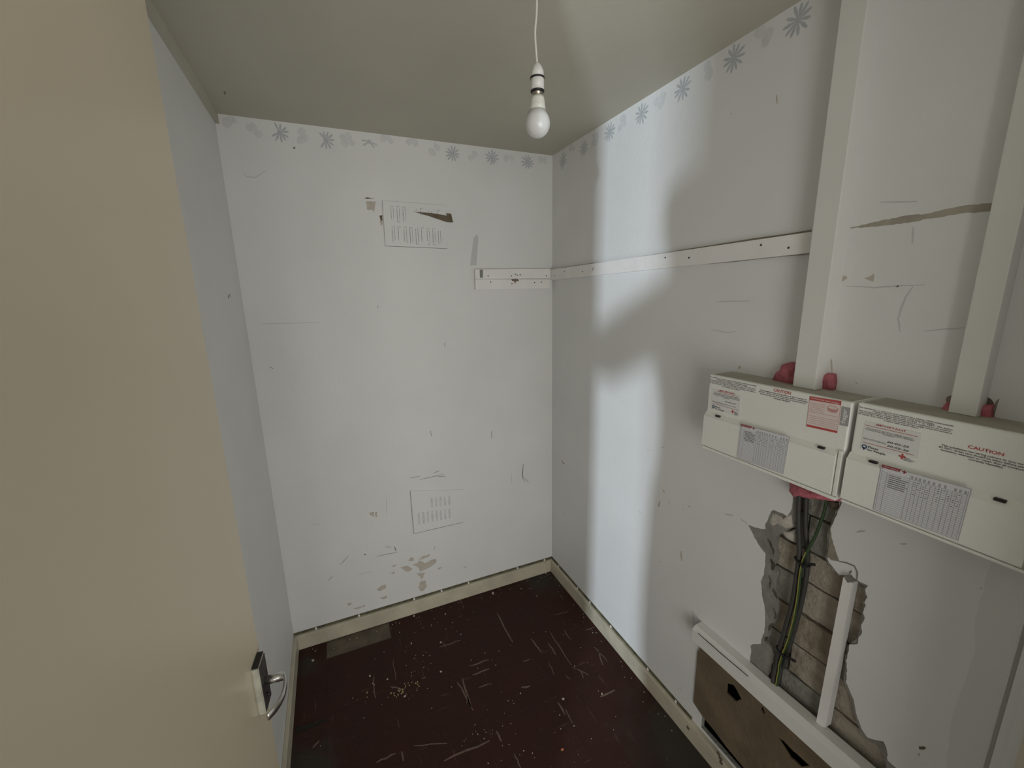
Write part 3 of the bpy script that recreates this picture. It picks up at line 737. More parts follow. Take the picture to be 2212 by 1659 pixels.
def table_sheet(parent, q, x):
    """circuit schedule: paper with ruled grid, q = four corners (y,z)"""
    prism('schedule_sheet', 'R', q, x, x + .0006, M['sheet'], parent)
    Q = [Vector(p) for p in q]
    def P(u, v): return Q[0].lerp(Q[1], u).lerp(Q[3].lerp(Q[2], u), v)[:]
    bm = bmesh.new()
    nr = 20
    for k in range(nr + 1):
        v = .13 + .84 * k / nr
        bm_strip(bm, 'R', [P(.02, v), P(.98, v)], .00055, x - .0003, x, False)
    for u in (.02, .09, .36, .41, .455, .50, .55, .60, .655, .72, .78, .83, .88, .93, .98):
        bm_strip(bm, 'R', [P(u, .13 if u not in (.02, .36, .98) else .05), P(u, .97)], .0006, x - .0003, x, False)
    for k in range(4): 
        a = ((0, 0), (1, 0), (1, 1), (0, 1)); bm_strip(bm, 'R', [P(*a[k]), P(*a[(k + 1) % 4])], .0009, x - .0003, x, False)
    from_bm('ruled_grid', bm, M['line'], parent)
    bm = bmesh.new()
    bm_prism(bm, 'R', [[P(.01, -.015), P(.25, -.015), P(.225, .045), P(.01, .045)]], x - .0008, x - .0002)
    from_bm('red_heading', bm, M['darkred'], parent)
    cross_mark(parent, P(.285, .02), .0035, x - .0006, M['darkred'])
    text_mesh('heading_text', 'CIRCUIT SCHEDULE', (P(.03, .003), P(.22, .03)), x - .001, M['white'], parent)
    rnd = random.Random(3)
    bm = bmesh.new()
    for r_ in range(7):
        v = .15 + .84 * r_ / nr
        u = .11
        L_ = rnd.uniform(.12, .24)
        while u < .11 + L_:
            bm_strip(bm, 'R', [P(u, v + .025), P(u + .012, v + .008), P(u + .02, v + .03)], .0008, x - .0004, x, False); u += .022
        for c_ in (.43, .475, .525, .575, .69, .75, .805, .855, .905):
            if rnd.random() < .6: bm_strip(bm, 'R', [P(c_ - .008, v + .024), P(c_ + .008, v + .012)], .0009, x - .0004, x, False)
    from_bm('handwriting', bm, M['ink'], parent)
    bm = bmesh.new()
    for c_ in (.385, .43, .475, .525, .575, .63, .69, .75, .855, .905, .955):
        bm_prism(bm, 'R', [[P(c_ - .012, .06), P(c_ + .012, .06), P(c_ + .012, .12), P(c_ - .012, .12)]], x - .0003, x)
    from_bm('heading_cells', bm, M['line'], parent)

def consumer_unit(y0, y1, z0, z1, zf0, zf1, label, clips, pfx):
    t = empty('fuse_board', (0, (y0 + y1) / 2, z0))
    box('enclosure', (XB, y0, z0), (0, y1, z1), M['cu'], t, .004, 3)
    box('dust_film', (XB + .008, y0 - .006, z1 - .0002), (-.004, y1 + .006, z1 + .0006), M['dusty'], t)
    # drop-down cover with sloping shoulder
    bm = bmesh.new()
    ya, yb = y0 + .0005, y1 + .012
    prof = [(XB + .001, zf1), (XF + .003, zf1 - .011), (XF, zf1 - .014), (XF, zf0 + .003), (XF + .003, zf0), (XB + .001, zf0)]
    va = [bm.verts.new((x, ya, z)) for x, z in prof]; vb = [bm.verts.new((x, yb, z)) for x, z in prof]
    n = len(prof)
    for i in range(n):
        bm.faces.new((va[i], va[(i + 1) % n], vb[(i + 1) % n], vb[i]))
    bm.faces.new(va[::-1]); bm.faces.new(vb)
    flap = from_bm('cover_flap', bm, M['cu'], t)
    box('frame_lip', (XF + .002, y0, z0 + .0005), (XB + .001, y1, zf0 - .0015), M['cu'], t, .002, 2)
    box('frame_end', (XF + .004, y1 + .009, zf0), (XB + .001, y1 + .0005, zf1), M['cu'], t, .0015, 2)
    for a in clips:
        box('catch', (XF + .0015, a + .0075, zf1 - .0085), (XB + .001, a - .0075, zf1 - .0035), M['black'], t, .0008, 1)
    tag(t, label, 'fuse board', 'fuse boards on the right wall')
    return t

cu1 = consumer_unit(-1.133, -1.507, 1.202, 1.4325, 1.212, 1.321, 'fuse board with red alarm sticker and grey badge, nearer the end wall',
                    [p[0] for p in [(-1.178,1.321),(-1.462,1.324)]], '1')
XT = XB - .0007
text_mesh('notice_text', RCD, [(-1.133,1.427),(-1.284,1.402)], XT, M['ink'], cu1)
prism('inspection_sticker', 'R', [(-1.148,1.392),(-1.242,1.391),(-1.243,1.329),(-1.146,1.329)], XT + .0001, XB, M['paper'], cu1)
XS = XT - .0004
text_mesh('important_text', 'IMPORTANT', [(-1.172,1.393),(-1.222,1.388)], XS, M['red'], cu1)
text_mesh('sticker_text', IMP, [(-1.152,1.383),(-1.24,1.371)], XS, M['ink'], cu1)
text_mesh('handwritten_date', '20-02-25', [(-1.192,1.364),(-1.229,1.361)], XS, M['inkblack'], cu1, shear=.25)
text_mesh('handwritten_date', '20-02-30', [(-1.191,1.355),(-1.23,1.353)], XS, M['inkblack'], cu1, shear=.25)
text_mesh('sticker_text', 'Date of last inspection\nDate of next inspection', [(-1.152,1.356),(-1.19,1.351)], XS, M['ink'], cu1, 'LEFT')
strips('red_rule', 'R', [[(-1.152,1.348),(-1.24,1.347)], [(-1.163,1.387),(-1.233,1.386)]], .0008, XS - .0002, XS, M['red'], cu1, False)
ring_logo(cu1, [(-1.156,1.339)][0], .0046, XS - .0002, M['blue'])
text_mesh('provider_text', 'Places\nfor People', [(-1.162,1.342),(-1.194,1.331)], XS, M['inkblack'], cu1, 'LEFT')
cross_mark(cu1, [(-1.221,1.339)][0], .0045, XS - .0002, M['red'])
text_mesh('contractor_text', 'SAFETY\nELECTRICAL\nSERVICES', [(-1.227,1.341),(-1.24,1.331)], XS, M['inkblack'], cu1, 'LEFT')
text_mesh('caution_text', 'CAUTION', [(-1.331,1.429),(-1.375,1.421)], XT, M['red'], cu1)
text_mesh('notice_text', CAUT, [(-1.293,1.419),(-1.416,1.401)], XT, M['ink'], cu1)
q = [(-1.42,1.428),(-1.486,1.431),(-1.487,1.357),(-1.421,1.354)]
prism('alarm_sticker', 'R', q, XT, XB, M['pinkpaper'], cu1)
def PQ(q, u, v):
    return Vector(q[0]).lerp(Vector(q[1]), u).lerp(Vector(q[3]).lerp(Vector(q[2]), u), v)[:]
prism('red_band', 'R', [PQ(q, 0, 0), PQ(q, 1, 0), PQ(q, 1, .12), PQ(q, 0, .12)], XS, XT, M['red'], cu1)
prism('red_band', 'R', [PQ(q, 0, .93), PQ(q, 1, .93), PQ(q, 1, 1), PQ(q, 0, 1)], XS, XT, M['red'], cu1)
strips('red_rule', 'R', [[PQ(q, 0, 0), PQ(q, 0, 1)], [PQ(q, 1, 0), PQ(q, 1, 1)], [PQ(q, 0, .50), PQ(q, 1, .50)], [PQ(q, 0, .62), PQ(q, 1, .62)]] +
       [[PQ(q, .04, v), PQ(q, .52, v)] for v in (.20, .25, .30, .35, .40, .45)] + [[PQ(q, .04, v), PQ(q, .96, v)] for v in (.68, .74, .80, .86)], .0006, XS, XT, M['softred'], cu1, False)
text_mesh('alarm_text', 'SMOKE ALARM / HEAT ALARMS', (PQ(q, .05, .03), PQ(q, .95, .10)), XS - .0003, M['white'], cu1)
bm = bmesh.new(); c = Vector(PQ(q, .77, .27)); n = 20
bm_prism(bm, 'R', [[(c.x + .0115 * math.cos(k * 2 * math.pi / n), c.y + .0065 * math.sin(k * 2 * math.pi / n)) for k in range(n)],
                   [(c.x + .0098 * math.cos(k * 2 * math.pi / n), c.y + .0052 * math.sin(k * 2 * math.pi / n)) for k in range(n)]], XS, XT)
bm_prism(bm, 'R', [[(c.x - .0115, c.y - .001), (c.x + .0115, c.y - .001), (c.x + .009, c.y - .0075), (c.x, c.y - .0095), (c.x - .009, c.y - .0075)]], XS + .0002, XT)
from_bm('alarm_picture', bm, M['softred'], cu1)
q2 = [(-1.488,1.42),(-1.505,1.42),(-1.506,1.378),(-1.489,1.377)]
prism('grey_badge', 'R', q2, XT, XB, M['greyprint'], cu1)
text_mesh('badge_text', ':hager', (PQ(q2, .15, .10), PQ(q2, .82, .92)), XS, M['white'], cu1, rot=True)
table_sheet(cu1, [(-1.258,1.314),(-1.391,1.319),(-1.387,1.22),(-1.256,1.216)], XF - .0006)

cu2 = consumer_unit(-1.5175, -1.801, 1.206, 1.436, 1.214, 1.324, 'fuse board without a red alarm sticker, at the doorpost end of the wall',
                    [p[0] for p in [(-1.564,1.324),(-1.747,1.328)]], '2')
text_mesh('notice_text', RCD, [(-1.52,1.428),(-1.671,1.407)], XT, M['ink'], cu2)
prism('inspection_sticker', 'R', [(-1.536,1.4),(-1.629,1.401),(-1.631,1.35),(-1.534,1.336)], XT + .0001, XB, M['paper'], cu2)
text_mesh('important_text', 'IMPORTANT', [(-1.556,1.399),(-1.606,1.395)], XS, M['red'], cu2)
text_mesh('sticker_text', IMP, [(-1.538,1.387),(-1.621,1.379)], XS, M['ink'], cu2)
text_mesh('handwritten_date', '20-02-25', [(-1.578,1.369),(-1.615,1.365)], XS, M['inkblack'], cu2, shear=.25)
text_mesh('handwritten_date', '20-02-30', [(-1.579,1.361),(-1.615,1.357)], XS, M['inkblack'], cu2, shear=.25)
text_mesh('sticker_text', 'Date of last inspection\nDate of next inspection', [(-1.538,1.364),(-1.578,1.36)], XS, M['ink'], cu2, 'LEFT')
strips('red_rule', 'R', [[(-1.538,1.353),(-1.624,1.354)], [(-1.538,1.391),(-1.624,1.392)]], .0008, XS - .0002, XS, M['red'], cu2, False)
ring_logo(cu2, [(-1.542,1.344)][0], .0048, XS - .0002, M['blue'])
text_mesh('provider_text', 'Places\nfor People', [(-1.548,1.348),(-1.58,1.336)], XS, M['inkblack'], cu2, 'LEFT')
cross_mark(cu2, [(-1.607,1.345)][0], .0055, XS - .0002, M['red'])
text_mesh('contractor_text', 'SAFETY\nELECTRICAL\nSERVICES', [(-1.61,1.345),(-1.627,1.338)], XS, M['inkblack'], cu2, 'LEFT')
text_mesh('caution_text', 'CAUTION', [(-1.694,1.399),(-1.738,1.393)], XT, M['red'], cu2)
text_mesh('notice_text', CAUT, [(-1.657,1.389),(-1.782,1.371)], XT, M['ink'], cu2)
table_sheet(cu2, [(-1.581,1.319),(-1.713,1.324),(-1.711,1.222),(-1.58,1.219)], XF - .0006)

# ------------------------------------------------------------------ pink foam plugs
def foam(loop, x0, x1, seed, label):
    o = blob('foam_plug', loop, x0, x1, M['foam'], None, seed)
    tag(o, label, 'expanding foam', 'pink fire foam plugs'); return o
foam([(-1.269,1.433),(-1.275,1.453),(-1.287,1.464),(-1.289,1.477),(-1.308,1.486),(-1.329,1.485),(-1.336,1.425),(-1.304,1.423),(-1.282,1.425)], .0, -.028, 1, 'large pink foam lump left of the wide trunking, on top of the fuse board')
foam([(-1.399,1.471),(-1.417,1.472),(-1.421,1.451),(-1.421,1.434),(-1.405,1.426),(-1.393,1.427),(-1.392,1.451)], .0, -.022, 2, 'small pink foam lump right of the wide trunking')
foam([(-1.354,1.176),(-1.353,1.142),(-1.372,1.132),(-1.386,1.146),(-1.401,1.145),(-1.418,1.151),(-1.436,1.159),(-1.45,1.16),(-1.463,1.165),(-1.48,1.168),(-1.485,1.174),(-1.483,1.191)], .015, -.052, 3, 'wide pink foam strip under the fuse board where the cables enter')
foam([(-1.619,1.432),(-1.621,1.443),(-1.625,1.451),(-1.634,1.456),(-1.638,1.432),(-1.631,1.431)], .0, -.02, 5, 'pink foam wedge left of the narrow trunking')
foam([(-1.671,1.433),(-1.671,1.454),(-1.678,1.459),(-1.687,1.459),(-1.686,1.448),(-1.69,1.434),(-1.682,1.432)], .0, -.018, 6, 'pink foam lump right of the narrow trunking')
prism('chipped_patch', 'R', roughen([(-1.619,1.453),(-1.62,1.459),(-1.624,1.463),(-1.629,1.465),(-1.631,1.45),(-1.622,1.448)], .004, .001, 5), -.0015, -.0001, M['tan'], wall_right)
prism('chipped_patch', 'R', roughen([(-1.668,1.472),(-1.673,1.472),(-1.681,1.467),(-1.685,1.461),(-1.684,1.454),(-1.671,1.452)], .004, .001, 6), -.0015, -.0001, M['foam_hole'], wall_right)
prism('torn_strip', 'R', [(-1.687,1.466),(-1.69,1.472),(-1.689,1.447),(-1.689,1.432),(-1.684,1.444)], -.0012, -.0001, M['tan'], wall_right)
prism('chipped_patch', 'R', roughen([(-1.342,1.107),(-1.36,1.116),(-1.362,1.076),(-1.35,1.063),(-1.344,1.047),(-1.347,1.087)], .004, .001, 7), .012, .019, M['foam'], wall_right)
prism('chipped_patch', 'R', roughen([(-1.44,1.141),(-1.46,1.148),(-1.456,1.13),(-1.446,1.122),(-1.438,1.124)], .004, .001, 8), .012, .019, M['foam_hole'], wall_right)

# ------------------------------------------------------------------ cables in the chase
def path_r(pts, x):
    return [(x[i] if isinstance(x, (list, tuple)) else x, p[0], p[1]) for i, p in enumerate(pts)]
pa = [(-1.372,1.139),(-1.375,1.096),(-1.381,1.047),(-1.39,0.9914),(-1.394,0.9506),(-1.394,0.892),(-1.393,0.816),(-1.385,0.7329),(-1.377,0.6455),(-1.373,0.576)] + [(-1.372,0.5751),(-1.371,0.5367),(-1.372,0.5062)]
tag(tube('grey_cable', smooth_path(path_r(pa, -.003)), .0062, M['cable']), 'left one of two thick grey cables running down inside the wall hole', 'cable', 'cables in the wall hole')
pb = [(-1.382,1.137),(-1.386,1.095),(-1.392,1.042),(-1.403,0.9917),(-1.408,0.9525),(-1.411,0.904),(-1.409,0.8285),(-1.402,0.7389),(-1.394,0.6609),(-1.387,0.5896)] + [(-1.381,0.5834),(-1.379,0.5439),(-1.378,0.5087)]
tag(tube('grey_cable', smooth_path(path_r(pb, .010)), .0062, M['cable']), 'right one of two thick grey cables running down inside the wall hole', 'cable', 'cables in the wall hole')
pe = [(-1.434,1.158),(-1.433,1.12),(-1.429,1.082),(-1.422,1.034),(-1.415,0.9984),(-1.408,0.9554),(-1.407,0.9044),(-1.408,0.857),(-1.407,0.7852),(-1.4,0.6977),(-1.391,0.6421),(-1.385,0.5919)] + [(-1.386,0.5965),(-1.384,0.5424),(-1.383,0.5219)]
ecab = empty('earth_cable', (0, -1.39, .9))
sp = smooth_path(path_r(pe, [.006, .006, .005, .002, -.004, -.008, -.009, -.008, -.008, -.008, -.008, -.007, -.006, -.005, -.004]))
tube('green_sheath', sp, .0036, M['green'], ecab)
tube('yellow_stripe', [Vector(q_) + Vector((-.0020, .0012, 0)) for q_ in sp[26:]], .0021, M['yellow'], ecab, 8)
tag(ecab, 'thin green and yellow earth wire strapped to the grey cables', 'wire')
def tie(cen, tail, label):
    t = empty('cable_tie', (0, cen[0], cen[1]))
    bm = bmesh.new()
    ring = []
    for k in range(19):
        a = 2 * math.pi * k / 18
        ring.append((.0 + .0135 * math.cos(a), cen[0] + .0185 * math.sin(a), cen[1] + .003 * math.sin(a)))
    bm_tube(bm, ring, .0030, 6)
    from_bm('strap', bm, M['black'], t, True)
    box('buckle', (-.018, cen[0] - .006, cen[1] - .006), (-.008, cen[0] - .020, cen[1] + .004), M['black'], t, .0015, 1)
    tube('tail', smooth_path([(-.013, cen[0] - .014, cen[1] - .001), (-.020, (cen[0] + tail[0]) / 2 - .004, (cen[1] + tail[1]) / 2 + .004), (-.016, tail[0], tail[1])]), [.0028] * 9 + [.004] * 4, M['black'], t, 6)
    tag(t, label, 'cable tie', 'black cable ties')
tie([(-1.402,0.9493)][0], [(-1.442,0.9693)][0], 'upper black cable tie holding the earth wire to the grey cables')
tie([(-1.386,0.6429)][0], [(-1.431,0.6564)][0], 'lower black cable tie just above the horizontal trunking')

# upright white strip in the hole
t = empty('conduit_strip', (0, -1.5, .54))
q = [(-1.505,0.9748),(-1.526,0.9723),(-1.522,0.5593),(-1.499,0.5435)]
q[2] = (q[2][0], q[2][1] - .03); q[3] = (q[3][0], q[3][1] - .03)
prism('strip_lid', 'R', q, -.012, .012, M['white_wood'], t)
prism('broken_end', 'R', [(-1.508,0.9743),(-1.515,0.9851),(-1.525,0.9758),(-1.516,0.9663)], -.0127, .005, M['plaster'], t)
tag(t, 'slim white upright conduit strip standing inside the broken wall hole', 'conduit')

# ------------------------------------------------------------------ horizontal trunking and hardboard panel
t = empty('horizontal_trunking', (0, -1.4, .46))
bm = bmesh.new()
def sect(y, dz):
    return [(0, y, .517 + dz), (-.030, y, .515 + dz), (-.044, y, .503 + dz), (-.046, y, .460 + dz), (0, y, .456 + dz)]
A = [bm.verts.new(p) for p in sect(-1.105, 0)]; Bv = [bm.verts.new(p) for p in sect(-1.78, .012)]
for i in range(5):
    bm.faces.new((A[i], A[(i + 1) % 5], Bv[(i + 1) % 5], Bv[i]))
bm.faces.new(A[::-1]); bm.faces.new(Bv)
from_bm('trunking_body', bm, M['pvc'], t)
strips('lid_seam', 'R', [[(-1.13,0.5063),(-1.223,0.5079),(-1.322,0.5132)]], .0016, -.0466, -.0445, M['gap'], t, True)
tag(t, 'boxed white horizontal trunking above the brown hardboard panel', 'cable trunking')
prism('grey_wall_patch', 'R', [(-1.057,0.5333),(-1.102,0.5162),(-1.07,0.4679)], -EPS, -.0001, M['ghost'], wall_right)  # grey triangle on the wall at the trunking's far end

HB = [(-1.114,0.4199),(-1.103,0.3879),(-1.104,0.1623),(-1.147,0.1466),(-1.194,0.1429),(-1.248,0.1322),(-1.286,0.1286),(-1.322,0.1259)]
HBt = [(-1.60, .10), (-1.60, .22), (-1.585, .30), (-1.59, .462), (-1.118, .458)]
h1 = [(-1.227,0.3751),(-1.252,0.3915),(-1.265,0.3852),(-1.286,0.3673),(-1.276,0.3562),(-1.269,0.341),(-1.256,0.3374),(-1.229,0.3377)]
h2 = [(-1.346,0.405),(-1.353,0.41),(-1.363,0.3988),(-1.36,0.3918),(-1.348,0.3942)]
h3 = [(-1.406,0.3565),(-1.422,0.3647),(-1.444,0.3623),(-1.474,0.3647),(-1.5,0.367),(-1.478,0.3347),(-1.448,0.3317),(-1.424,0.3457)]
hb_loop = [p for p in HB] + HBt
tag(prism('hardboard_panel', 'R', [hb_loop, roughen(h1, .006, .0008, 1), h2, roughen(h3, .01, .001, 2)], -.006, .0, M['hardboard']),
    'brown hardboard panel with ragged holes fixed under the horizontal trunking', 'panel')
tube('old_cable', smooth_path([(.03, -1.30, .10), (.03, -1.40, .16), (.03, -1.50, .22), (.03, -1.58, .20)]), .004, M['cable'], wall_right)

# ------------------------------------------------------------------ pendant lamp
LY = -1.08
(lx, zb), (_a, zc), (_a, zn), (_a, zk), (_a, zh), (_a, zr), (_a, zt), (_a, _z) = [(-0.6365,2.022),(-0.6363,2.049),(-0.6361,2.078),(-0.636,2.106),(-0.637,2.115),(-0.638,2.142),(-0.6378,2.171),(-0.6336,2.291)]
t = empty('pendant_lamp', (lx, LY, H))
cx_, cy_ = lx, LY
rg = .0281
prof = [(0, zb)]
for k in range(1, 11):
    a = k / 10 * math.pi * .62
    prof.append((rg * math.sin(a), zb + rg * (1 - math.cos(a)) * 1.06))
prof.append((.0190, zn))
lathe('glass_globe', prof, (cx_, cy_), M['bulb'], t, 40)
lathe('bulb_neck', [(.0188, zn - .001), (.0172, zn + .010), (.0158, zk - .006), (.0140, zk)], (cx_, cy_), M['bulbneck'], t)
lathe('bayonet_cap', [(.0108, zk - .002), (.0112, zh - .002), (.0128, zh)], (cx_, cy_), M['cap'], t)
lathe('lower_ring', [(.0130, zh - .001), (.0152, zh), (.0154, zh + .003), (.0135, zh + .004)], (cx_, cy_), M['black'], t)
lathe('holder_skirt', [(.0147, zh + .002), (.0150, zr - .002), (.0140, zr)], (cx_, cy_), M['holder'], t)
lathe('upper_ring', [(.0140, zr - .002), (.0160, zr - .001), (.0161, zr + .002), (.0140, zr + .003)], (cx_, cy_), M['black'], t)
lathe('holder_cap', [(.0145, zr + .002), (.0138, zr + .014), (.0110, zt - .008), (.0065, zt - .001), (.0028, zt + .002), (0, zt + .002)], (cx_, cy_), M['holder'], t)
tube('flex_cord', smooth_path([(cx_, cy_, zt - .002), (cx_ - .002, cy_ + .001, zt + .02), (cx_ - .004, cy_ + .002, zt + .06), (cx_ - .001, cy_, zt + .10), (cx_, cy_, H)]), .0026, M['cord'], t, 8)
lathe('ceiling_rose', [(.028, H - .018), (.038, H - .008), (.040, H)], (cx_, cy_), M['holder'], t)
tag(t, 'bare white bulb hanging in a white lampholder on a thin cord', 'pendant lamp')

# ------------------------------------------------------------------ door, open against the left wall
HX, HY, FX, FY = -1.398, -1.835, -1.322, -1.110
dv = Vector((FX - HX, FY - HY, 0)); DL = dv.length; dv.normalize(); dn = Vector((dv.y, -dv.x, 0))   # dn points into the room
def DP(s, n_, z): return Vector((HX, HY, 0)) + dv * s + dn * n_ + Vector((0, 0, z))
def door_box(name, s0, s1, n0, n1, z0, z1, m, parent, bev=0.0):
    bm = bmesh.new()
    vs = bm_box(bm, (0, 0, 0), (1, 1, 1))
    for v in vs:
        v.co = DP(s0 + (s1 - s0) * v.co.x, n0 + (n1 - n0) * v.co.y, z0 + (z1 - z0) * v.co.z)
    if bev > 0: bmesh.ops.bevel(bm, geom=bm.edges[:], offset=bev, segments=2, affect='EDGES')
    return from_bm(name, bm, m, parent)
door = tag(door_box('door_1', 0, DL, -.038, 0, .008, 2.255, M['door'], None, .0015), 'tall cream gloss flush door standing open along the left', kind='structure')
HZ = .900
handle = door_box('handle_plate', DL - .060, DL - .015, 0, .013, HZ - .056, HZ + .056, M['plate'], door, .0018)
handle['label'] = 'cream metal handle backplate on the door'
door_box('plate_top_cap', DL - .059, DL - .016, .001, .012, HZ + .0555, HZ + .0568, M['black'], handle)
door_box('plate_face', DL - .058, DL - .017, .0128, .0142, HZ - .053, HZ + .053, M['darkplate'], handle, .0005)
hs = DL - .0375
tube('lever_stem', [DP(hs, .012, HZ + .004), DP(hs, .050, HZ + .004)], .0085, M['alu'], handle, 16)
lev = smooth_path([DP(hs + .004, .048, HZ + .004), DP(hs - .02, .055, HZ + .003), DP(hs - .045, .055, HZ), DP(hs - .066, .047, HZ - .003), DP(hs - .080, .034, HZ - .006)], 5)
bm = bmesh.new(); rings = []
for i, p in enumerate(lev):
    d = (lev[min(i + 1, len(lev) - 1)] - lev[max(i - 1, 0)]).normalized(); s_ = d.cross(Vector((0, 0, 1))).normalized()
    rings.append([bm.verts.new(p + s_ * .0035 * math.cos(k * math.pi / 6) + Vector((0, 0, 1)) * .0085 * math.sin(k * math.pi / 6)) for k in range(12)])
for a, b in zip(rings[:-1], rings[1:]):
    for k in range(12): bm.faces.new((a[k], a[(k + 1) % 12], b[(k + 1) % 12], b[k]))
bm.faces.new(rings[0][::-1]); bm.faces.new(rings[-1])
from_bm('lever', bm, M['alu'], handle, True)
tube('keyhole_snib', [DP(hs - .004, .012, HZ - .026), DP(hs - .004, .021, HZ - .026)], .0045, M['black'], handle, 8)
door_box('latch_plate', DL - .0005, DL + .0012, -.030, -.008, HZ - .07, HZ + .07, M['alu'], door)

# ------------------------------------------------------------------ flakes and crumbs on the floor
big = [(-0.4113,-0.0492),(-0.7694,-0.2636),(-1.347,-0.1121),(-1.198,-0.0091),(-0.9036,-0.2091),(-0.2093,-0.8182),(-0.3708,-0.7698),(-0.0538,-0.0209),(-0.0084,-0.143),(-0.4759,-0.9417),(-0.7005,-0.0901),(-0.8569,-0.0335),(-1.038,-0.362),(-1.108,-0.3126),(-0.81,-0.4245),(-0.98,-0.4777)]
size = [.021, .011, .016, .018, .014, .014, .013, .022, .020, .013, .010, .012, .009, .010, .011, .011]
desc = ['largest pale paint flake lying alone on the floor near the corner', 'small rounded paint flake on the middle of the dark floor', 'rounded paint flake near the left skirting board', 'paint flake lying on the bare floor patch',
        'thin paint flake in front of the bare floor patch', 'slanting paint flake towards the right skirting board', 'dull paint flake right of the floor centre', 'paint flake tucked into the far floor corner',
        'paint flake against the right skirting near the far corner', 'small orange chip on the floor',
        'tiny paint flake near the end wall skirting, right of the bare patch', 'tiny paint flake just right of the bare floor patch', 'tiny paint flake just left of the ochre crumb trail',
        'tiny paint flake far left of the ochre crumb trail', 'tiny paint flake well right of the ochre crumb trail', 'tiny paint flake just in front of the ochre crumb trail']
for k, (c, s) in enumerate(zip(big, size)):
    rnd = random.Random(k + 40)
    a0 = rnd.uniform(0, 3.14); el = .45 if k in (3, 4, 5, 7, 8) else .75
    lp = []
    for i in range(7):
        a = 2 * math.pi * i / 7; r_ = s * .5 * rnd.uniform(.75, 1.1)
        u, v = r_ * math.cos(a), r_ * el * math.sin(a)
        lp.append((c[0] + u * math.cos(a0) - v * math.sin(a0), c[1] + u * math.sin(a0) + v * math.cos(a0)))
    z_ = -.004 if k == 3 else .0004
    o = prism('paint_flake', 'F', lp, z_, z_ + .002, M['flake_o'] if k == 9 else M['flake'])
    tag(o, desc[k], 'paint flake', 'paint flakes on the floor')
bm = bmesh.new(); rnd = random.Random(99)
spots = [(-0.9127,-0.4567),(-0.6288,-0.8687),(-0.7506,-0.7656),(-0.447,-0.8637),(-0.0223,-0.6878),(-0.0485,-1.039),(-0.6744,-0.8152),(-0.647,-0.4116),(-1.022,-0.4493),(-0.9829,-0.4484),(-0.9269,-0.4257),(-0.6003,-0.0649),(-0.6459,-0.1818),(-1.124,-0.4028),(-0.583,-0.7212),(-0.728,-0.1575),(-0.8304,-0.0964),(-0.9086,-0.3518)]
for k in range(200):
    if k < 90:
        c = rnd.choice(spots); sp_ = rnd.gauss(0, .05); q_ = (c[0] + rnd.gauss(0, .05), c[1] + rnd.gauss(0, .04))
    elif k < 140: q_ = (rnd.uniform(-1.38, -.05), rnd.uniform(-1.2, -.04))
    elif k < 175: q_ = (rnd.uniform(-1.38, -.03), -.03 - abs(rnd.gauss(0, .03)))
    else: q_ = (-.03 - abs(rnd.gauss(0, .02)), rnd.uniform(-1.2, -.03))
    if not (-1.40 < q_[0] < -.024 and -1.7 < q_[1] < -.024): continue
    s = rnd.uniform(.0012, .0036)
    a0 = rnd.uniform(0, 6)
    lp = [(q_[0] + s * rnd.uniform(.5, 1.1) * math.cos(a0 + i * 1.57), q_[1] + s * rnd.uniform(.5, 1.1) * math.sin(a0 + i * 1.57)) for i in range(4)]
    bm_prism(bm, 'F', [lp], .0003, .0014)
tag(from_bm('paint_crumbs', bm, M['flake']), 'fine pale paint crumbs scattered over the dark red floor tiles', 'crumbs', kind='stuff')
bm = bmesh.new()
for a, b in [(-1.022,-0.4493),(-0.9982,-0.4461),(-0.9741,-0.443),(-1.039,-0.4599),(-1.004,-0.434),(-0.9877,-0.4538),(-0.9653,-0.4374),(-1.025,-0.4406),(-0.931,-0.4258),(-0.9156,-0.4505),(-0.9284,-0.4543),(-0.9622,-0.4194),(-1.124,-0.4045),(-0.996,-0.4565)]:
    for k in range(2):
        q_ = (a + rnd.gauss(0, .01), b + rnd.gauss(0, .008)); s = rnd.uniform(.002, .005)
        bm_prism(bm, 'F', [[(q_[0] + s * rnd.uniform(.5, 1) * math.cos(i * 1.25), q_[1] + s * rnd.uniform(.5, 1) * math.sin(i * 1.25)) for i in range(5)]], .0003, .002)
tag(from_bm('ochre_crumbs', bm, M['flake_y']), 'little trail of ochre plaster crumbs on the floor', 'crumbs', kind='stuff')

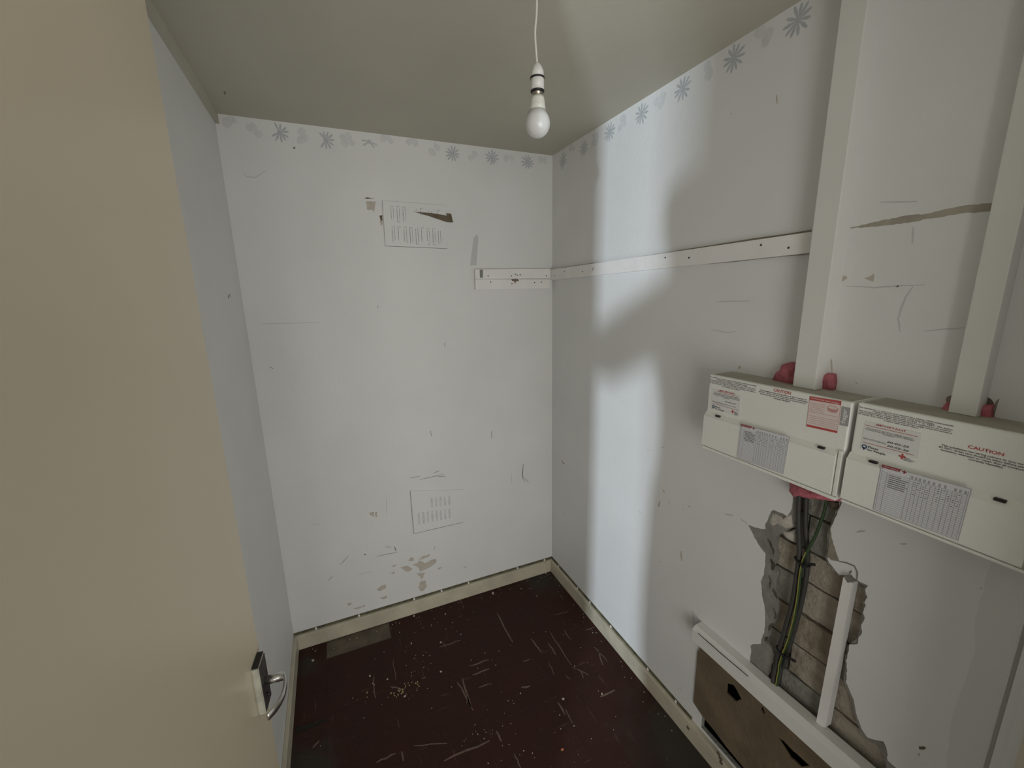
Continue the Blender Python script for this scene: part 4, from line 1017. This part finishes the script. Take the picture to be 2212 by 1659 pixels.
# ------------------------------------------------------------------ the photographer, standing in the doorway behind the camera
def photographer():
    V = []; E = []; Rd = []
    def add(p, r, parent=None):
        V.append(p); Rd.append((r, r) if not isinstance(r, tuple) else r); k = len(V) - 1
        if parent is not None: E.append((parent, k))
        return k
    bx, by = -1.20, -2.22
    px, py = -1.116, -2.09            # where the hands meet
    pel = add((bx + .02, by, .98), (.165, .115))
    wai = add((bx, by, 1.12), (.150, .105), pel)
    che = add((bx, by - .01, 1.35), (.165, .115), wai)
    ups = add((bx, by - .01, 1.48), (.120, .090), che)
    nek = add((bx - .03, by + .01, 1.57), .055, ups)
    jaw = add((bx - .06, by + .03, 1.64), .070, nek)
    hed = add((bx - .07, by + .02, 1.73), (.080, .098), jaw)
    cro = add((bx - .07, by + .01, 1.795), (.066, .080), hed)
    for s in (-1, 1):
        hip = add((bx + .02 + s * .10, by, .90), .095, pel)
        kne = add((bx + .02 + s * .12, by + .02, .50), .062, hip)
        ank = add((bx + .02 + s * .13, by - .02, .09), .042, kne)
        toe = add((bx + .02 + s * .14, by + .14, .04), .035, ank)
        sho = add((bx + s * .17, by - .01, 1.49), .075, ups)
        elb = add((-1.565, by + .10, 1.33) if s < 0 else (bx + .30, by + .04, 1.24), (.092 if s < 0 else .062), sho)
        wri = add((px + s * .09, py - .02, 1.585), .052, elb)
        pal = add((px + s * .065, py - .01, 1.645), (.034, .020), wri)
        for f in range(4):
            a = add((px + s * (.060 - f * .004), py, 1.672 - f * .018), .009, pal)
            b = add((px + s * (.040 - f * .003), py + .005, 1.690 - f * .018), .0085, a)
            add((px + s * .022, py + .003, 1.694 - f * .018), .008, b)
        th = add((px + s * .045, py - .017, 1.625), .011, pal)
        add((px + s * .020, py - .013, 1.630), .009, th)
    me = bpy.data.meshes.new('person_skeleton'); me.from_pydata(V, E, [])
    ob = bpy.data.objects.new('person_tmp', me); COL.objects.link(ob)
    sk = ob.modifiers.new('skin', 'SKIN')
    for i, v in enumerate(me.skin_vertices[0].data):
        v.radius = Rd[i]; v.use_root = (i == 0)
    sb = ob.modifiers.new('sub', 'SUBSURF'); sb.levels = 2; sb.render_levels = 2
    bpy.context.view_layer.update()
    body = bpy.data.meshes.new_from_object(ob.evaluated_get(bpy.context.evaluated_depsgraph_get()))
    bpy.data.objects.remove(ob)
    body.materials.clear()
    for m_ in (mat('navy_sweater', (.05, .06, .09), .9, .2, 40), mat('dark_trousers', (.03, .03, .035), .9), mat('skin_tone', (.50, .33, .25), .55)): body.materials.append(m_)
    for p in body.polygons:
        c = p.center
        p.material_index = 1 if c.z < .99 else (2 if (c.z > 1.515 and c.x > bx - .2) else 0)
        p.use_smooth = True
    t = bpy.data.objects.new('person', body); COL.objects.link(t)
    bm = bmesh.new()
    bmesh.ops.create_uvsphere(bm, u_segments=20, v_segments=12, radius=1.0)
    for v in bm.verts:
        v.co = (bx - .07 + v.co.x * .092, by + .000 + v.co.y * .102, 1.775 + v.co.z * (.075 if v.co.z > 0 else .10 if v.co.y < .2 else .02))
    h = from_bm('hair', bm, mat('brown_hair', (.04, .025, .015), .7, .2, 60), t, True)
    tag(t, 'person in a navy sweater with both arms raised, standing in the doorway', 'person')
photographer()
